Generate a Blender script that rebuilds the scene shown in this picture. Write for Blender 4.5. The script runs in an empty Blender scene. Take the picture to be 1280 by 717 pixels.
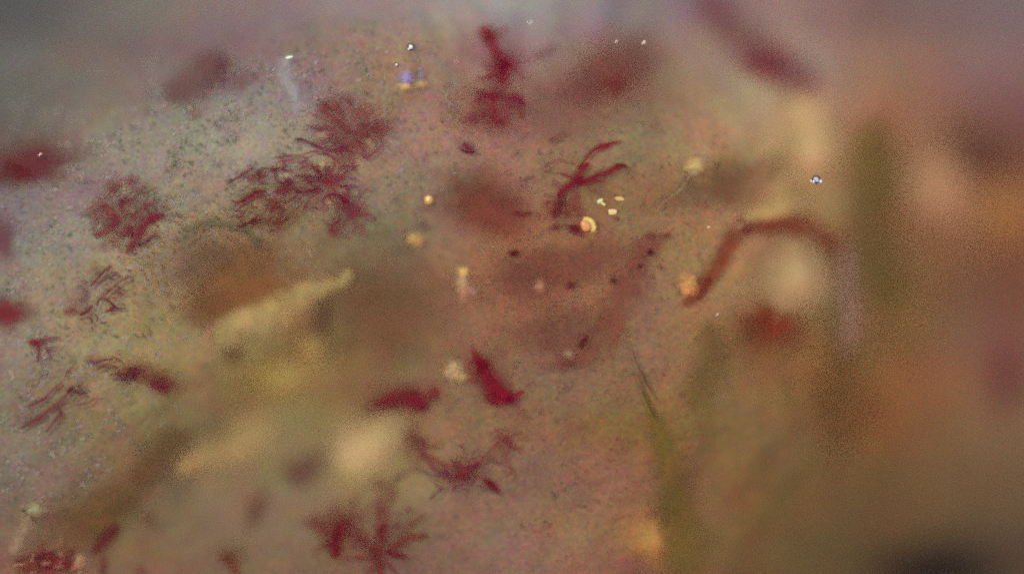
import bpy, math, random
import numpy as np
from mathutils import noise as mn, Vector

# ------------------------------------------------------------------ scale
# One photographed pixel is 0.001 m in this magnified specimen.  The skin
# lies flat (normal +Z) and is seen from straight above through a fast lens.
U = 0.001
W, H = 1280.0, 717.0
CAM_D = 4.0
R = math.radians
sc = bpy.context.scene

# ------------------------------------------------------------------ camera
cd = bpy.data.cameras.new('microscope_camera')
cam = bpy.data.objects.new('microscope_camera', cd)
sc.collection.objects.link(cam)
cam.location = (0, 0, CAM_D)
cd.sensor_width = 36.0
cd.lens = 36.0 * CAM_D / (W * U)
cd.clip_start = 0.05
cd.clip_end = 100
cd.dof.use_dof = True
cd.dof.focus_distance = CAM_D
cd.dof.aperture_fstop = cd.lens * 1e-3 / (2 * 0.70)
sc.camera = cam

# ------------------------------------------------------------------ light
world = bpy.data.worlds.new('World')
sc.world = world
world.use_nodes = True
bgn = world.node_tree.nodes['Background']
bgn.inputs[0].default_value = (0.80, 0.86, 1.0, 1)
bgn.inputs[1].default_value = 0.52

def area_lamp(name, loc, target, size, power, color):
    ld = bpy.data.lights.new(name, 'AREA')
    ld.shape = 'DISK'; ld.size = size; ld.energy = power; ld.color = color
    o = bpy.data.objects.new(name, ld)
    sc.collection.objects.link(o)
    o.location = loc
    d = Vector(target) - Vector(loc)
    o.rotation_euler = d.to_track_quat('-Z', 'Y').to_euler()
    return o
area_lamp('gooseneck_lamp_key', (-1.15, 0.80, 1.55), (-0.15, 0.05, 0), 0.35, 17.0, (1.0, 0.95, 0.87))
area_lamp('added_fill_lamp', (1.40, 0.30, 2.1), (0.1, 0.0, 0), 0.5, 12.0, (1.0, 0.93, 0.88))  # weaker fill added from the right, out of view

vs = sc.view_settings
sc.display_settings.display_device = 'sRGB'
vs.view_transform = 'Standard'; vs.look = 'None'
vs.exposure = 0.0; vs.gamma = 1.0
vs.use_curve_mapping = False
sc.cycles.use_denoising = False            # the photograph has a sensor grain
sc.cycles.use_adaptive_sampling = True
sc.cycles.adaptive_threshold = 0.12
sc.cycles.adaptive_min_samples = 12
sc.cycles.filter_width = 2.2
sc.cycles.transparent_max_bounces = 24
sc.cycles.max_bounces = 4
sc.cycles.diffuse_bounces = 2

# ------------------------------------------------------------------ helpers
def px(x, y):
    return (x - W/2) * U, (H/2 - y) * U

def s2l(c):
    c = np.asarray(c, float) / 255.0
    return np.where(c <= 0.04045, c/12.92, ((c+0.055)/1.055)**2.4)

def smooth(t):
    t = np.clip(t, 0, 1)
    return t*t*(3-2*t)

def gauss(x, y, cx, cy, rx, ry, a=0):
    a = R(a); ca, sa = math.cos(a), math.sin(a)
    dx, dy = x-cx, -(y-cy)
    u = (dx*ca + dy*sa)/rx; v = (-dx*sa + dy*ca)/ry
    return np.exp(-0.5*(u*u+v*v))

_r = random.Random(5)
SWELL = [(_r.uniform(24, 80), _r.uniform(0, math.pi), _r.uniform(0, 6.28)) for _ in range(16)]
def relief(x, y):
    """height of the skin above the plane of sharp focus, in photo pixels"""
    x = np.asarray(x, float); y = np.asarray(y, float)
    # the skin curves away at the upper left
    d = (-(x-0)*0.40 - (y-272)*0.92)
    h = -300*np.power(np.clip(d, 0, 400)/230.0, 1.35)*0.75
    h = h + 0
    # and on the right, towards the fin
    h -= 255*smooth((x-845)/380.0) + 40*np.clip((x-1100)/200, 0, 3)
    h -= 110*gauss(x, y, 940, 10, 110, 80)
    h -= 60*smooth((60-y)/100.0)
    h -= 150*smooth((y-540)/280.0)*smooth((x-720)/260)
    # hollows between the raised folds
    h -= 105*gauss(x, y, 370, 480, 110, 66, 35)
    h -= 105*gauss(x, y, 450, 570, 60, 45, 30)
    h -= 90*gauss(x, y, 300, 580, 90, 60, 30)
    h -= 75*gauss(x, y, 770, 55, 110, 50)
    h -= 30*gauss(x, y, 620, 90, 60, 60)
    h -= 28*gauss(x, y, 480, 660, 160, 50)
    h -= 45*gauss(x, y, 150, 690, 120, 40)
    h -= 45*gauss(x, y, 500, 360, 60, 60)
    h -= 45*gauss(x, y, 605, 260, 46, 30)
    # the round scale edge on the left
    h -= 55*gauss(x, y, 290, 350, 70, 45, 20)
    h += 10*gauss(x, y, 270, 300, 60, 26, -6)
    # diagonal folds at the lower right
    h -= 35*gauss(x, y, 865, 640, 26, 120, -20)
    h = h*0.64
    for k, (lam, an, p) in enumerate(SWELL):
        h = h + 0.012*lam*np.sin((x*math.cos(an)+y*math.sin(an))*2*math.pi/lam + p + 1.5*np.sin(y/57.0+k))
    return h

def Zpx(x, y):
    return float(relief(x, y))

rng = random.Random(11)

# -------------------------------------------------- materials
def new_mat(name):
    m = bpy.data.materials.new(name); m.use_nodes = True
    nt = m.node_tree; nt.nodes.clear()
    return m, nt, nt.nodes, nt.links

def math_node(nt, op, a, b=None, clamp=False):
    n = nt.nodes.new('ShaderNodeMath'); n.operation = op; n.use_clamp = clamp
    for i, v in enumerate((a, b)):
        if v is None: continue
        if isinstance(v, (int, float)): n.inputs[i].default_value = v
        else: nt.links.new(v, n.inputs[i])
    return n.outputs[0]

def vmath(nt, op, a, b):
    n = nt.nodes.new('ShaderNodeVectorMath'); n.operation = op
    for i, v in enumerate((a, b)):
        if isinstance(v, tuple): n.inputs[i].default_value = v
        else: nt.links.new(v, n.inputs[i])
    return n.outputs[0]

def noise_tex(nt, vec, pxsize, detail=2, rough=0.5, dist=0.0):
    n = nt.nodes.new('ShaderNodeTexNoise')
    n.inputs['Scale'].default_value = 1.0/(pxsize*U)
    n.inputs['Detail'].default_value = detail
    n.inputs['Roughness'].default_value = rough
    n.inputs['Distortion'].default_value = dist
    nt.links.new(vec, n.inputs['Vector'])
    return n

def chroma(nt, vec, pxsize, amount, detail=1):
    """colour factor around 1 (each channel on its own) of coloured grains pxsize across"""
    n = noise_tex(nt, vec, pxsize, detail)
    v = vmath(nt, 'SUBTRACT', n.outputs['Color'], (0.5, 0.5, 0.5))
    v = vmath(nt, 'MULTIPLY', v, (amount,)*3)
    return vmath(nt, 'ADD', v, (1, 1, 1))

def granular(nt, col, vec, fine=1.0, mid=1.0):
    for size, amt in ((1.6, 1.1*fine), (4.5, 0.45*mid), (11, 0.38*mid), (34, 0.30*mid), (80, 0.36*mid)):
        col = vmath(nt, 'MULTIPLY', col, chroma(nt, vec, size, amt))
    n = noise_tex(nt, vec, 6.0, 3, 0.6)
    f = math_node(nt, 'MULTIPLY', math_node(nt, 'SUBTRACT', n.outputs['Fac'], 0.5), 0.6*mid)
    f = math_node(nt, 'ADD', f, 1.0)
    cb = nt.nodes.new('ShaderNodeCombineXYZ')
    for i in range(3): nt.links.new(f, cb.inputs[i])
    return vmath(nt, 'MULTIPLY', col, cb.outputs[0])

def skin_material():
    m, nt, N, L = new_mat('granular_skin')
    tc = N.new('ShaderNodeTexCoord').outputs['Object']
    at = N.new('ShaderNodeAttribute'); at.attribute_name = 'pigment'
    col = granular(nt, at.outputs['Color'], tc)
    ca = N.new('ShaderNodeAttribute'); ca.attribute_name = 'coarseness'
    g = vmath(nt, 'SUBTRACT', chroma(nt, tc, 2.6, 3.2), (1, 1, 1))
    cc = N.new('ShaderNodeCombineXYZ')
    for i in range(3): L.new(ca.outputs['Fac'], cc.inputs[i])
    col = vmath(nt, 'MULTIPLY', col, vmath(nt, 'ADD', vmath(nt, 'MULTIPLY', g, cc.outputs[0]), (1, 1, 1)))
    col = vmath(nt, 'MAXIMUM', col, (0.004,)*3)
    p = N.new('ShaderNodeBsdfPrincipled')
    p.inputs['Roughness'].default_value = 0.62
    p.inputs['Specular IOR Level'].default_value = 0.18
    L.new(col, p.inputs['Base Color'])
    bn = noise_tex(nt, tc, 9, 4, 0.6)
    b = N.new('ShaderNodeBump'); b.inputs['Strength'].default_value = 0.55
    b.inputs['Distance'].default_value = 5*U
    L.new(bn.outputs['Fac'], b.inputs['Height']); L.new(b.outputs[0], p.inputs['Normal'])
    o = N.new('ShaderNodeOutputMaterial'); L.new(p.outputs[0], o.inputs[0])
    return m

MATS = {}
def pigment(colour, strength=0.9, rag=0.5, grain=9.0):
    """soft pigment: density attribute thins out to nothing at the rim, broken by grains"""
    key = (tuple(colour), strength, rag, grain)
    if key in MATS: return MATS[key]
    m, nt, N, L = new_mat('pigment')
    tc = N.new('ShaderNodeTexCoord').outputs['Object']
    lin = s2l(colour)/ILL
    cn = N.new('ShaderNodeRGB'); cn.outputs[0].default_value = (*lin, 1)
    col = granular(nt, cn.outputs[0], tc, 0.8, 0.8)
    col = vmath(nt, 'MAXIMUM', col, (0.003,)*3)
    p = N.new('ShaderNodeBsdfDiffuse'); L.new(col, p.inputs['Color'])
    at = N.new('ShaderNodeAttribute'); at.attribute_name = 'pigment_amount'
    n = noise_tex(nt, tc, grain, 3, 0.6, 0.4)
    r = math_node(nt, 'MULTIPLY', math_node(nt, 'SUBTRACT', n.outputs['Fac'], 0.5), rag*2.4)
    d = at.outputs['Fac']
    # the grains act where the density is middling and die out at the rim
    w = math_node(nt, 'MULTIPLY', d, 2.2, True)
    f = math_node(nt, 'ADD', d, math_node(nt, 'MULTIPLY', r, w), True)
    f = math_node(nt, 'MULTIPLY', f, strength, True)
    t = N.new('ShaderNodeBsdfTransparent')
    mx = N.new('ShaderNodeMixShader')
    L.new(f, mx.inputs[0]); L.new(t.outputs[0], mx.inputs[1]); L.new(p.outputs[0], mx.inputs[2])
    o = N.new('ShaderNodeOutputMaterial'); L.new(mx.outputs[0], o.inputs[0])
    MATS[key] = m
    return m

def solid(colour, rough=0.3, spec=0.5, coat=0.0, trans=0.0):
    key = ('s', tuple(colour), rough, spec, coat, trans)
    if key in MATS: return MATS[key]
    m, nt, N, L = new_mat('wet_body')
    tc = N.new('ShaderNodeTexCoord').outputs['Object']
    lin = s2l(colour)/ILL
    cn = N.new('ShaderNodeRGB'); cn.outputs[0].default_value = (*lin, 1)
    col = vmath(nt, 'MULTIPLY', cn.outputs[0], chroma(nt, tc, 3.0, 0.7))
    p = N.new('ShaderNodeBsdfPrincipled')
    L.new(col, p.inputs['Base Color'])
    p.inputs['Roughness'].default_value = rough
    p.inputs['Specular IOR Level'].default_value = spec
    p.inputs['Coat Weight'].default_value = coat
    p.inputs['Subsurface Weight'].default_value = 0.0
    o = N.new('ShaderNodeOutputMaterial'); L.new(p.outputs[0], o.inputs[0])
    MATS[key] = m
    return m

ILL = 0.83    # display value of a white sheet in the middle of the field

# -------------------------------------------------- mesh linking
def link_mesh(name, verts, faces, mat, parent=None, origin=(0, 0, 0), dens=None, smooth_shade=True):
    me = bpy.data.meshes.new(name)
    ox, oy, oz = origin
    me.from_pydata([(v[0]-ox, v[1]-oy, v[2]-oz) for v in verts], [], faces)
    if dens is not None:
        a = me.attributes.new('pigment_amount', 'FLOAT', 'POINT')
        a.data.foreach_set('value', dens)
    me.materials.append(mat)
    if smooth_shade:
        me.polygons.foreach_set('use_smooth', [True]*len(me.polygons))
    o = bpy.data.objects.new(name, me)
    sc.collection.objects.link(o)
    if parent is not None:
        o.parent = parent
    else:
        o.location = origin
    return o

def catmull(pts, n=7):
    if len(pts) == 2:
        a, b = pts
        return [tuple(a[k]+(b[k]-a[k])*t/n for k in range(3)) for t in range(n+1)]
    P = [pts[0]] + list(pts) + [pts[-1]]
    out = []
    for i in range(1, len(P)-2):
        p0, p1, p2, p3 = P[i-1:i+3]
        for j in range(n):
            t = j/n
            out.append(tuple(0.5*((2*p1[k]) + (-p0[k]+p2[k])*t + (2*p0[k]-5*p1[k]+4*p2[k]-p3[k])*t*t
                             + (-p0[k]+3*p1[k]-3*p2[k]+p3[k])*t**3) for k in range(3)))
    out.append(tuple(P[-2]))
    return out

def prof(t, soft):
    """amount of pigment from the middle (t=0) to the rim (t=1): a bell, broader when soft is small"""
    k = 1.2 + 1.9*soft
    return max(0.0, (math.exp(-k*t*t*(1 if soft > .75 else t)) - math.exp(-k))/(1-math.exp(-k)))

def on_skin(vs):
    v = np.array(vs); z = relief(v[:, 0], v[:, 1]) + v[:, 2]
    return [tuple(t) for t in np.stack([(v[:, 0]-W/2)*U, (H/2-v[:, 1])*U, z*U], 1).tolist()]

def stroke_geo(pts, lift=1.0, wob=0.35, soft=1.0, dome=0.35, end=1.0):
    """a raised, tapering strand that follows the skin; soft rims in 'density'"""
    c = catmull([(p[0], p[1], p[2]) for p in pts])
    seed = rng.uniform(0, 100)
    n = len(c); NV = 9
    verts, faces, dens = [], [], []
    L = [0]
    for i in range(1, n): L.append(L[-1]+math.hypot(c[i][0]-c[i-1][0], c[i][1]-c[i-1][1]))
    tot = max(L[-1], 1e-3)
    rmax = max(p[2] for p in c)
    for i in range(n):
        a = c[max(i-1, 0)]; b = c[min(i+1, n-1)]
        dx, dy = b[0]-a[0], b[1]-a[1]; d = math.hypot(dx, dy) or 1
        nx, ny = -dy/d, dx/d
        r = max(c[i][2], 0.4)*(1.25+0.2*soft if c[i][2] < 3 else (1.3+0.28*soft))
        w = mn.noise(Vector((L[i]/(8.0+3*rmax), seed, 0)))*wob*r*1.3
        k = 1 + wob*mn.noise(Vector((L[i]/(4.0+2*rmax), seed, 7)))
        kc = (0.9 if rmax < 8 else 1.6)*end; cap = min(1, L[i]/(kc*max(c[0][2], 1)), (tot-L[i])/(kc*max(c[-1][2], 1)))
        capd = math.sqrt(max(cap, 0)) if rmax < 8 else smooth(max(cap, 0))
        r2 = r*k*(0.25+0.75*capd)
        for j in range(NV):
            u = -1 + 2*j/(NV-1)
            x = c[i][0]+nx*(w+u*r2); y = c[i][1]+ny*(w+u*r2)
            dd = prof(abs(u), soft) * capd
            verts.append((x, y, lift + min(dome*r, 2.2)*(1-u*u)*capd)); dens.append(dd)
    for i in range(n-1):
        for j in range(NV-1):
            a = i*NV+j
            faces.append((a, a+NV, a+NV+1, a+1))
    return on_skin(verts), faces, dens

def blob_geo(cx, cy, rx, ry, ang=0, lift=1.0, wob=0.35, soft=1.0, dome=0.3):
    seed = rng.uniform(0, 100)
    NR, NS = max(7, min(16, int(max(rx, ry)/2.5))), 32
    a0 = R(ang); ca, sa = math.cos(a0), math.sin(a0)
    verts, faces, dens = [], [], []
    def add(rr, th, d):
        k = 1 + wob*(mn.noise(Vector((math.cos(th)*1.3, math.sin(th)*1.3, seed))) +
                     0.6*mn.noise(Vector((math.cos(th)*3.5, math.sin(th)*3.5, seed+9))))*min(1, rr*1.5)
        gr = 1.15+0.38*soft; u = rr*rx*gr*k*math.cos(th); v = rr*ry*gr*k*math.sin(th)
        x = cx + u*ca - v*sa; y = cy - (u*sa + v*ca)
        verts.append((x, y, lift + min(dome*min(rx, ry), 1.8)*(1-rr*rr))); dens.append(d)
    add(0, 0, 1)
    for i in range(1, NR+1):
        rr = i/NR
        for j in range(NS): add(rr, 2*math.pi*j/NS, prof(rr, soft))
    for j in range(NS): faces.append((0, 1+j, 1+(j+1) % NS))
    for i in range(NR-1):
        for j in range(NS):
            a = 1+i*NS+j; b = 1+i*NS+(j+1) % NS
            faces.append((a, a+NS, b+NS, b))
    return on_skin(verts), faces, dens

def tag(o, label=None, cat=None, group=None, kind=None):
    if label: o['label'] = label
    if cat: o['category'] = cat
    if group: o['group'] = group
    if kind: o['kind'] = kind
    return o

LIFT = [2.0]
def geo_of(spec, lift):
    """spec: (part, kind, data, colour, strength, opts)"""
    kw = dict(spec[5]) if len(spec) > 5 else {}
    kw.pop('rag', 0); kw.pop('grain', 0)
    lift += 3.0 + kw.pop('up', 0)
    LIFT[0] += 0.0137            # never two sheets in one plane
    big = max(min(spec[2][2], spec[2][3]), 0) if spec[1] == 'b' else 1 if spec[1] == 't' else max(p[2] for p in spec[2])
    # broad clouds lie deep, fine threads run over them
    l = lift + (LIFT[0] % 0.9) + (0.0 if big > 12 else 1.2 if big > 6 else 2.2 if big > 3 else 3.2)
    if spec[1] == 't':
        V, Fc, D = [], [], []
        for i, pts in enumerate(spec[2]):
            v, f, d = stroke_geo(pts, lift=l+0.25*i, **kw)
            Fc += [tuple(a+len(V) for a in q) for q in f]; V += v; D += d
        return V, Fc, D
    if spec[1] == 's': return stroke_geo(spec[2], lift=l, **kw)
    return blob_geo(*spec[2], lift=l, **kw)

def thing(name, label, cat, specs, group=None, lift=0.0):
    def mat_of(s):
        kw = s[5] if len(s) > 5 else {}
        if group == RED and s[0] in ('halo', 'lobe') or s[1] == 't':
            return pigment(s[3], s[4]*(.65 if s[0] == 'halo' else .88), kw.get('rag', 0.5), kw.get('grain', 9.0))
        return pigment(s[3], s[4], kw.get('rag', 0.5), kw.get('grain', 9.0))
    s0 = specs[0]
    c = s0[2][len(s0[2])//2] if s0[1] == 's' else s0[2][0][0] if s0[1] == 't' else s0[2]
    X, Y = px(c[0], c[1]); org = (X, Y, (Zpx(c[0], c[1])+lift)*U)
    if len(specs) == 1:
        v, f, d = geo_of(s0, lift)
        o = link_mesh(name, v, f, mat_of(s0), None, org, d)
        return tag(o, label, cat, group)
    e = bpy.data.objects.new(name, None); sc.collection.objects.link(e)
    e.location = org; e.empty_display_size = 0.01
    tag(e, label, cat, group)
    for s in specs:
        v, f, d = geo_of(s, lift)
        link_mesh(s[0], v, f, mat_of(s), e, org, d)
    return e

# ------------------------------------------------------------------ the skin
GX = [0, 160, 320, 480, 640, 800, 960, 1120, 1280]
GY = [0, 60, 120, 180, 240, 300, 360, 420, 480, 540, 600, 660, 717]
GRID = np.array([  # skin tones with the vignette's darker corners kept in the colour
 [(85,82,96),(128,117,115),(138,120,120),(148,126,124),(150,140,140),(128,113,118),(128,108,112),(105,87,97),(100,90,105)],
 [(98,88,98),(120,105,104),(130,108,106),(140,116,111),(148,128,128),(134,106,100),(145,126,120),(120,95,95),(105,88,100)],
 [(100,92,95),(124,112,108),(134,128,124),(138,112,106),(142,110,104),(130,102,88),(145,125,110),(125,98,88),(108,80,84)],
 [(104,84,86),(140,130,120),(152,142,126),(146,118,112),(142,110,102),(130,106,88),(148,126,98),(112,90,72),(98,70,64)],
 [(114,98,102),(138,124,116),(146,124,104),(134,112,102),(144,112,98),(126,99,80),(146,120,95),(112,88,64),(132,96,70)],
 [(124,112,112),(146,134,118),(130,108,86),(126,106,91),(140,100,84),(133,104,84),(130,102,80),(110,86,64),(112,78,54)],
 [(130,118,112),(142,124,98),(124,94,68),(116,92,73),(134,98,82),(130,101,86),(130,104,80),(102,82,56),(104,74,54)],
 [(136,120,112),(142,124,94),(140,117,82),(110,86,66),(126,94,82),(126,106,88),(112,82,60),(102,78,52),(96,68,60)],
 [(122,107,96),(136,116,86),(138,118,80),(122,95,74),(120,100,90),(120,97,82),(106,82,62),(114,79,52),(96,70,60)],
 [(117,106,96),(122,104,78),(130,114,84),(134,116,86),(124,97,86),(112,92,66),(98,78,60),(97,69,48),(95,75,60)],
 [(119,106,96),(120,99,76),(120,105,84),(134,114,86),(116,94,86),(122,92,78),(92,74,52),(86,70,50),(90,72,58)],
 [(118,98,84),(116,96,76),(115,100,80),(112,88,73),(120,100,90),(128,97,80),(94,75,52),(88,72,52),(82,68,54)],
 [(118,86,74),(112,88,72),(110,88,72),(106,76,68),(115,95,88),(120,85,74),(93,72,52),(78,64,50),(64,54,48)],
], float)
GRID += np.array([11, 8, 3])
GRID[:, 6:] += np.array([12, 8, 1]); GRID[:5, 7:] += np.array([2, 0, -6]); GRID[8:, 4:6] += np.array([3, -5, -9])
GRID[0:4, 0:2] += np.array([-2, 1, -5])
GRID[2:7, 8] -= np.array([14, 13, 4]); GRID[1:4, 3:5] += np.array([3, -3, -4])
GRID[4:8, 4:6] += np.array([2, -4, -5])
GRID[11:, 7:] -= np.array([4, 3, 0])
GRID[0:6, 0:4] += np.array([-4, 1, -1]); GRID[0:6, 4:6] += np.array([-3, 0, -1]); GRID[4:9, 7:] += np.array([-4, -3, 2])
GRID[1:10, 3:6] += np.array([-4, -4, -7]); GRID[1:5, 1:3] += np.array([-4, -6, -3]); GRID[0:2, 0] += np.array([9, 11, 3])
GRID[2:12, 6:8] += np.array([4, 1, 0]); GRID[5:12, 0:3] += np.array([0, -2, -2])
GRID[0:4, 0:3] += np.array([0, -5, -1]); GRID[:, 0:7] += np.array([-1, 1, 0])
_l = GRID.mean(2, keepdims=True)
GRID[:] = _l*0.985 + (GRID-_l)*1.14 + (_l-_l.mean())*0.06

def build_skin():
    step = 4.0
    xs = np.arange(-900, W+900+1, step); ys = np.arange(-700, H+700+1, step)
    X, Y = np.meshgrid(xs, ys)
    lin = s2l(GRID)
    # smooth interpolation of the broad skin tone, corner vignette painted in
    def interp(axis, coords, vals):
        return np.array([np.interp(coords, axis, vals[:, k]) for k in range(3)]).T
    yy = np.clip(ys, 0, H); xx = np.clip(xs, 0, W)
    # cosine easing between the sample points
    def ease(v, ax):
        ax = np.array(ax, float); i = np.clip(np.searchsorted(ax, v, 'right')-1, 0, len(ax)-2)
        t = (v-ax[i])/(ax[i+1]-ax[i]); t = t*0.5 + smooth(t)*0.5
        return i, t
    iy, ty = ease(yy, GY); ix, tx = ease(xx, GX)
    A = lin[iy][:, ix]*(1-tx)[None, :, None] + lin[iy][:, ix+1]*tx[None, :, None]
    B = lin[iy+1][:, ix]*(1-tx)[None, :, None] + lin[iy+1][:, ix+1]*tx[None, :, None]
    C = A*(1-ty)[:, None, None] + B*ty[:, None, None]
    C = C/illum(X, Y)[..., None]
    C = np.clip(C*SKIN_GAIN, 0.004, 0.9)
    Z = relief(X, Y)
    ny, nx = X.shape
    co = np.stack([(X-W/2)*U, (H/2-Y)*U, Z*U], -1).reshape(-1, 3)
    me = bpy.data.meshes.new('skin')
    n = nx*ny
    me.vertices.add(n); me.vertices.foreach_set('co', co.ravel())
    j, i = np.meshgrid(np.arange(nx-1), np.arange(ny-1))
    a = (i*nx+j).ravel()
    q = np.stack([a, a+nx, a+nx+1, a+1], -1)
    nf = len(q)
    me.loops.add(nf*4); me.loops.foreach_set('vertex_index', q.ravel())
    me.polygons.add(nf)
    me.polygons.foreach_set('loop_start', np.arange(0, nf*4, 4))
    me.polygons.foreach_set('use_smooth', np.ones(nf, bool))
    me.update(calc_edges=True)
    at = me.attributes.new('pigment', 'FLOAT_COLOR', 'POINT')  # skin tone together with the painted corner darkening
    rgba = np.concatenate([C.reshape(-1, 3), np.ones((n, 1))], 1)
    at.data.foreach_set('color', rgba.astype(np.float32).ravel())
    ct = me.attributes.new('coarseness', 'FLOAT', 'POINT')
    ct.data.foreach_set('value', np.clip((-Z-35)/60.0, 0, 1).ravel().astype(np.float32))
    me.materials.append(skin_material())
    o = bpy.data.objects.new('skin', me); sc.collection.objects.link(o)
    o['kind'] = 'structure'
    o['label'] = 'translucent granular skin, pinkish grey and olive brown, seen through a microscope'
    return o

# how the two lamps fall off across the field (1.0 in the middle), so that
# the skin colour can be lightened where the lamps weaken
KI = (0.83, -0.12, -0.07, 0, 0, 0)
SKIN_GAIN = 1.06
def illum(X, Y):
    x = np.clip((X-W/2)/640.0, -1.3, 1.3); y = np.clip((Y-H/2)/358.5, -1.5, 1.5)
    a, b, c, d, e, f = KI
    return np.clip(a + b*x + c*y + d*x*x + e*y*y + f*x*y, 0.3, 2)
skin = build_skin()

# ------------------------------------------------------------------ pigment cells
CR = (142, 26, 48); CRD = (110, 14, 38); MAR = (104, 40, 50); DK = (84, 30, 48)
RB = (128, 58, 48); RBS = (138, 76, 60); PUR = (108, 62, 78); VIO = (106, 78, 98)
OLV = (84, 70, 32); BRN = (112, 66, 42)
RED = 'red pigment cells in the skin'

def S(pts, col=CR, st=0.85, part='branch', **kw): return (part, 's', pts, col, st, kw)
def B(cx, cy, rx, ry, ang=0, col=CR, st=0.85, part='cell_body', **kw): return (part, 'b', (cx, cy, rx, ry, ang), col, st, kw)
F = dict(soft=0.8, rag=0.35)          # fairly firm rim
FZ = dict(soft=1.6, rag=0.5)          # fuzzy

def fringe(n, box, ang, dang, ln, r, cols, st, seed, curl=0.25, part='branch'):
    q = random.Random(seed); out = []
    for k in range(n):
        x = q.uniform(box[0], box[2]); y = q.uniform(box[1], box[3])
        a = R(q.gauss(ang, dang)); l = q.uniform(*ln); rr = q.uniform(*r)
        pts = []
        for t in range(4):
            pts.append((x, y, rr*(1.0, 1.25, 0.9, 0.5)[t]))
            x += math.cos(a)*l/3; y -= math.sin(a)*l/3; a += q.gauss(0, curl)
        out.append(S(pts, q.choice(cols), q.uniform(*st), part=part, soft=1.0, rag=0.5))
    return out

def rays(cx, cy, n, rad, ln, r, cols, st, seed, a0=0, a1=360, curl=0.3):
    q = random.Random(seed); out = []
    for k in range(n):
        a = R(a0+(a1-a0)*(k+q.uniform(0.1, 0.9))/n); l = q.uniform(*ln); rr = q.uniform(*r)
        x = cx+math.cos(a)*rad; y = cy-math.sin(a)*rad; pts = []
        for t in range(4):
            pts.append((x, y, rr*(1.5, 1.0, 0.8, 0.5)[t]))
            x += math.cos(a)*l/3; y -= math.sin(a)*l/3; a += q.gauss(0, curl)
        out.append(S(pts, q.choice(cols), q.uniform(*st), soft=1.0, rag=0.5))
    return out

def twigs(cx, cy, n, rad, ln, r, cols, st, seed, a0=0, a1=360, curl=0.35, forks=3):
    """n fine forked filaments that radiate from a knot; each with its side twigs is one branch"""
    q = random.Random(seed); out = []
    def run(x, y, a, l, rr, depth, acc):
        pts = []; m = 5
        for t in range(m):
            pts.append((x, y, rr*(1.0, 1.0, .85, .7, .4)[t]))
            if depth and 0 < t < 4 and q.random() < .62:
                run(x, y, a+q.choice((-1, 1))*q.uniform(.35, .9), l*q.uniform(.35, .6), rr*.72, depth-1, acc)
            x += math.cos(a)*l/(m-1); y -= math.sin(a)*l/(m-1); a += q.gauss(0, curl)
        acc.append(pts)
    for k in range(n):
        a = R(a0+(a1-a0)*(k+q.uniform(0.1, 0.9))/n); acc = []
        rd = rad*q.uniform(.3, 1.2)
        run(cx+math.cos(a)*rd, cy-math.sin(a)*rd, a, q.uniform(*ln), q.uniform(*r), 2, acc)
        out.append(('branch', 't', acc[::-1], q.choice(cols), q.uniform(*st), dict(soft=.9, rag=.5)))
    return out

C = thing
# upper middle star
C('red_pigment_cell', 'brightest crimson star-shaped cell at the upper middle, two knots joined by a neck', 'pigment cell', [
  B(629,80,12,13,-30,CR,0.97,**F), B(629,82,6,8,-30,CRD,0.8,up=1,**FZ),
  S([(601,26,4),(605,36,7),(611,47,8),(616,59,6.5),(622,70,8),(628,78,9)],CR,0.8,**FZ),
  B(610,45,6,9,-20,CRD,0.7,'knot',**FZ),
  S([(638,29,2.5),(624,37,4),(614,46,6)],RB,0.5,**FZ),
  S([(634,81,4.5),(642,79,3.4),(651,77,2)],CR,0.75,**FZ),
  S([(627,88,4),(613,93,4),(605,95,3),(595,97,2.4)],(138,40,52),0.72,**FZ),
  S([(622,84,3),(612,84,2.4),(604,83,1.6)],(140,60,66),0.5,**FZ),
  S([(630,88,7),(629,95,5),(628,104,3.5)],CR,0.9,**FZ),
  S([(594,68,3),(590,75,3)],BRN,0.35,**FZ)] + [B(622,66,30,40,25,(146,72,80),0.55,'halo',soft=1.4,rag=.6)] + twigs(630,82,9,10,(16,30),(1.2,2.2),[(136,42,56),(142,60,70)],(.4,.65),101), RED)
C('red_pigment_cell', 'ragged magenta red cell of loose lobes just below the crimson star', 'pigment cell', [
  B(613,119,13,6,5,(134,34,50),0.75,**FZ),
  S([(596,119,3),(611,117,5),(627,121,5)],CR,0.6,**FZ),
  S([(629,122,4),(642,121,5),(649,126,4.5),(653,133,2)],(124,22,58),0.85,**FZ),
  S([(616,124,4.5),(615,134,4),(617,144,4),(626,153,5)],(132,44,52),0.7,**FZ),
  B(589,146,11,8,20,(128,50,62),0.7,'lobe',**FZ), B(625,152,11,8,-10,(128,50,56),0.7,'lobe',**FZ),
  S([(645,130,2),(650,138,4),(652,148,4)],RB,0.55,**FZ), B(618,126,34,28,0,(140,78,76),0.4,'halo',soft=1.3,rag=.8),
  S([(634,126,3),(634,140,3),(632,150,3)],(142,66,68),0.5,**FZ)] + [B(615,140,40,30,0,(144,76,76),0.55,'halo',soft=1.3,rag=.9)] + twigs(618,130,11,14,(14,26),(1.2,2.4),[(136,52,62),(130,40,60),(142,70,70)],(.45,.7),102), RED)
C('red_pigment_streak', 'faint purplish pink streak slanting up to the right of the crimson star', 'streak',
  [S([(666,73,4),(676,67,4.5),(686,62,5),(699,52,4)],(128,72,84),0.65,part='streak',**FZ)])
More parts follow.
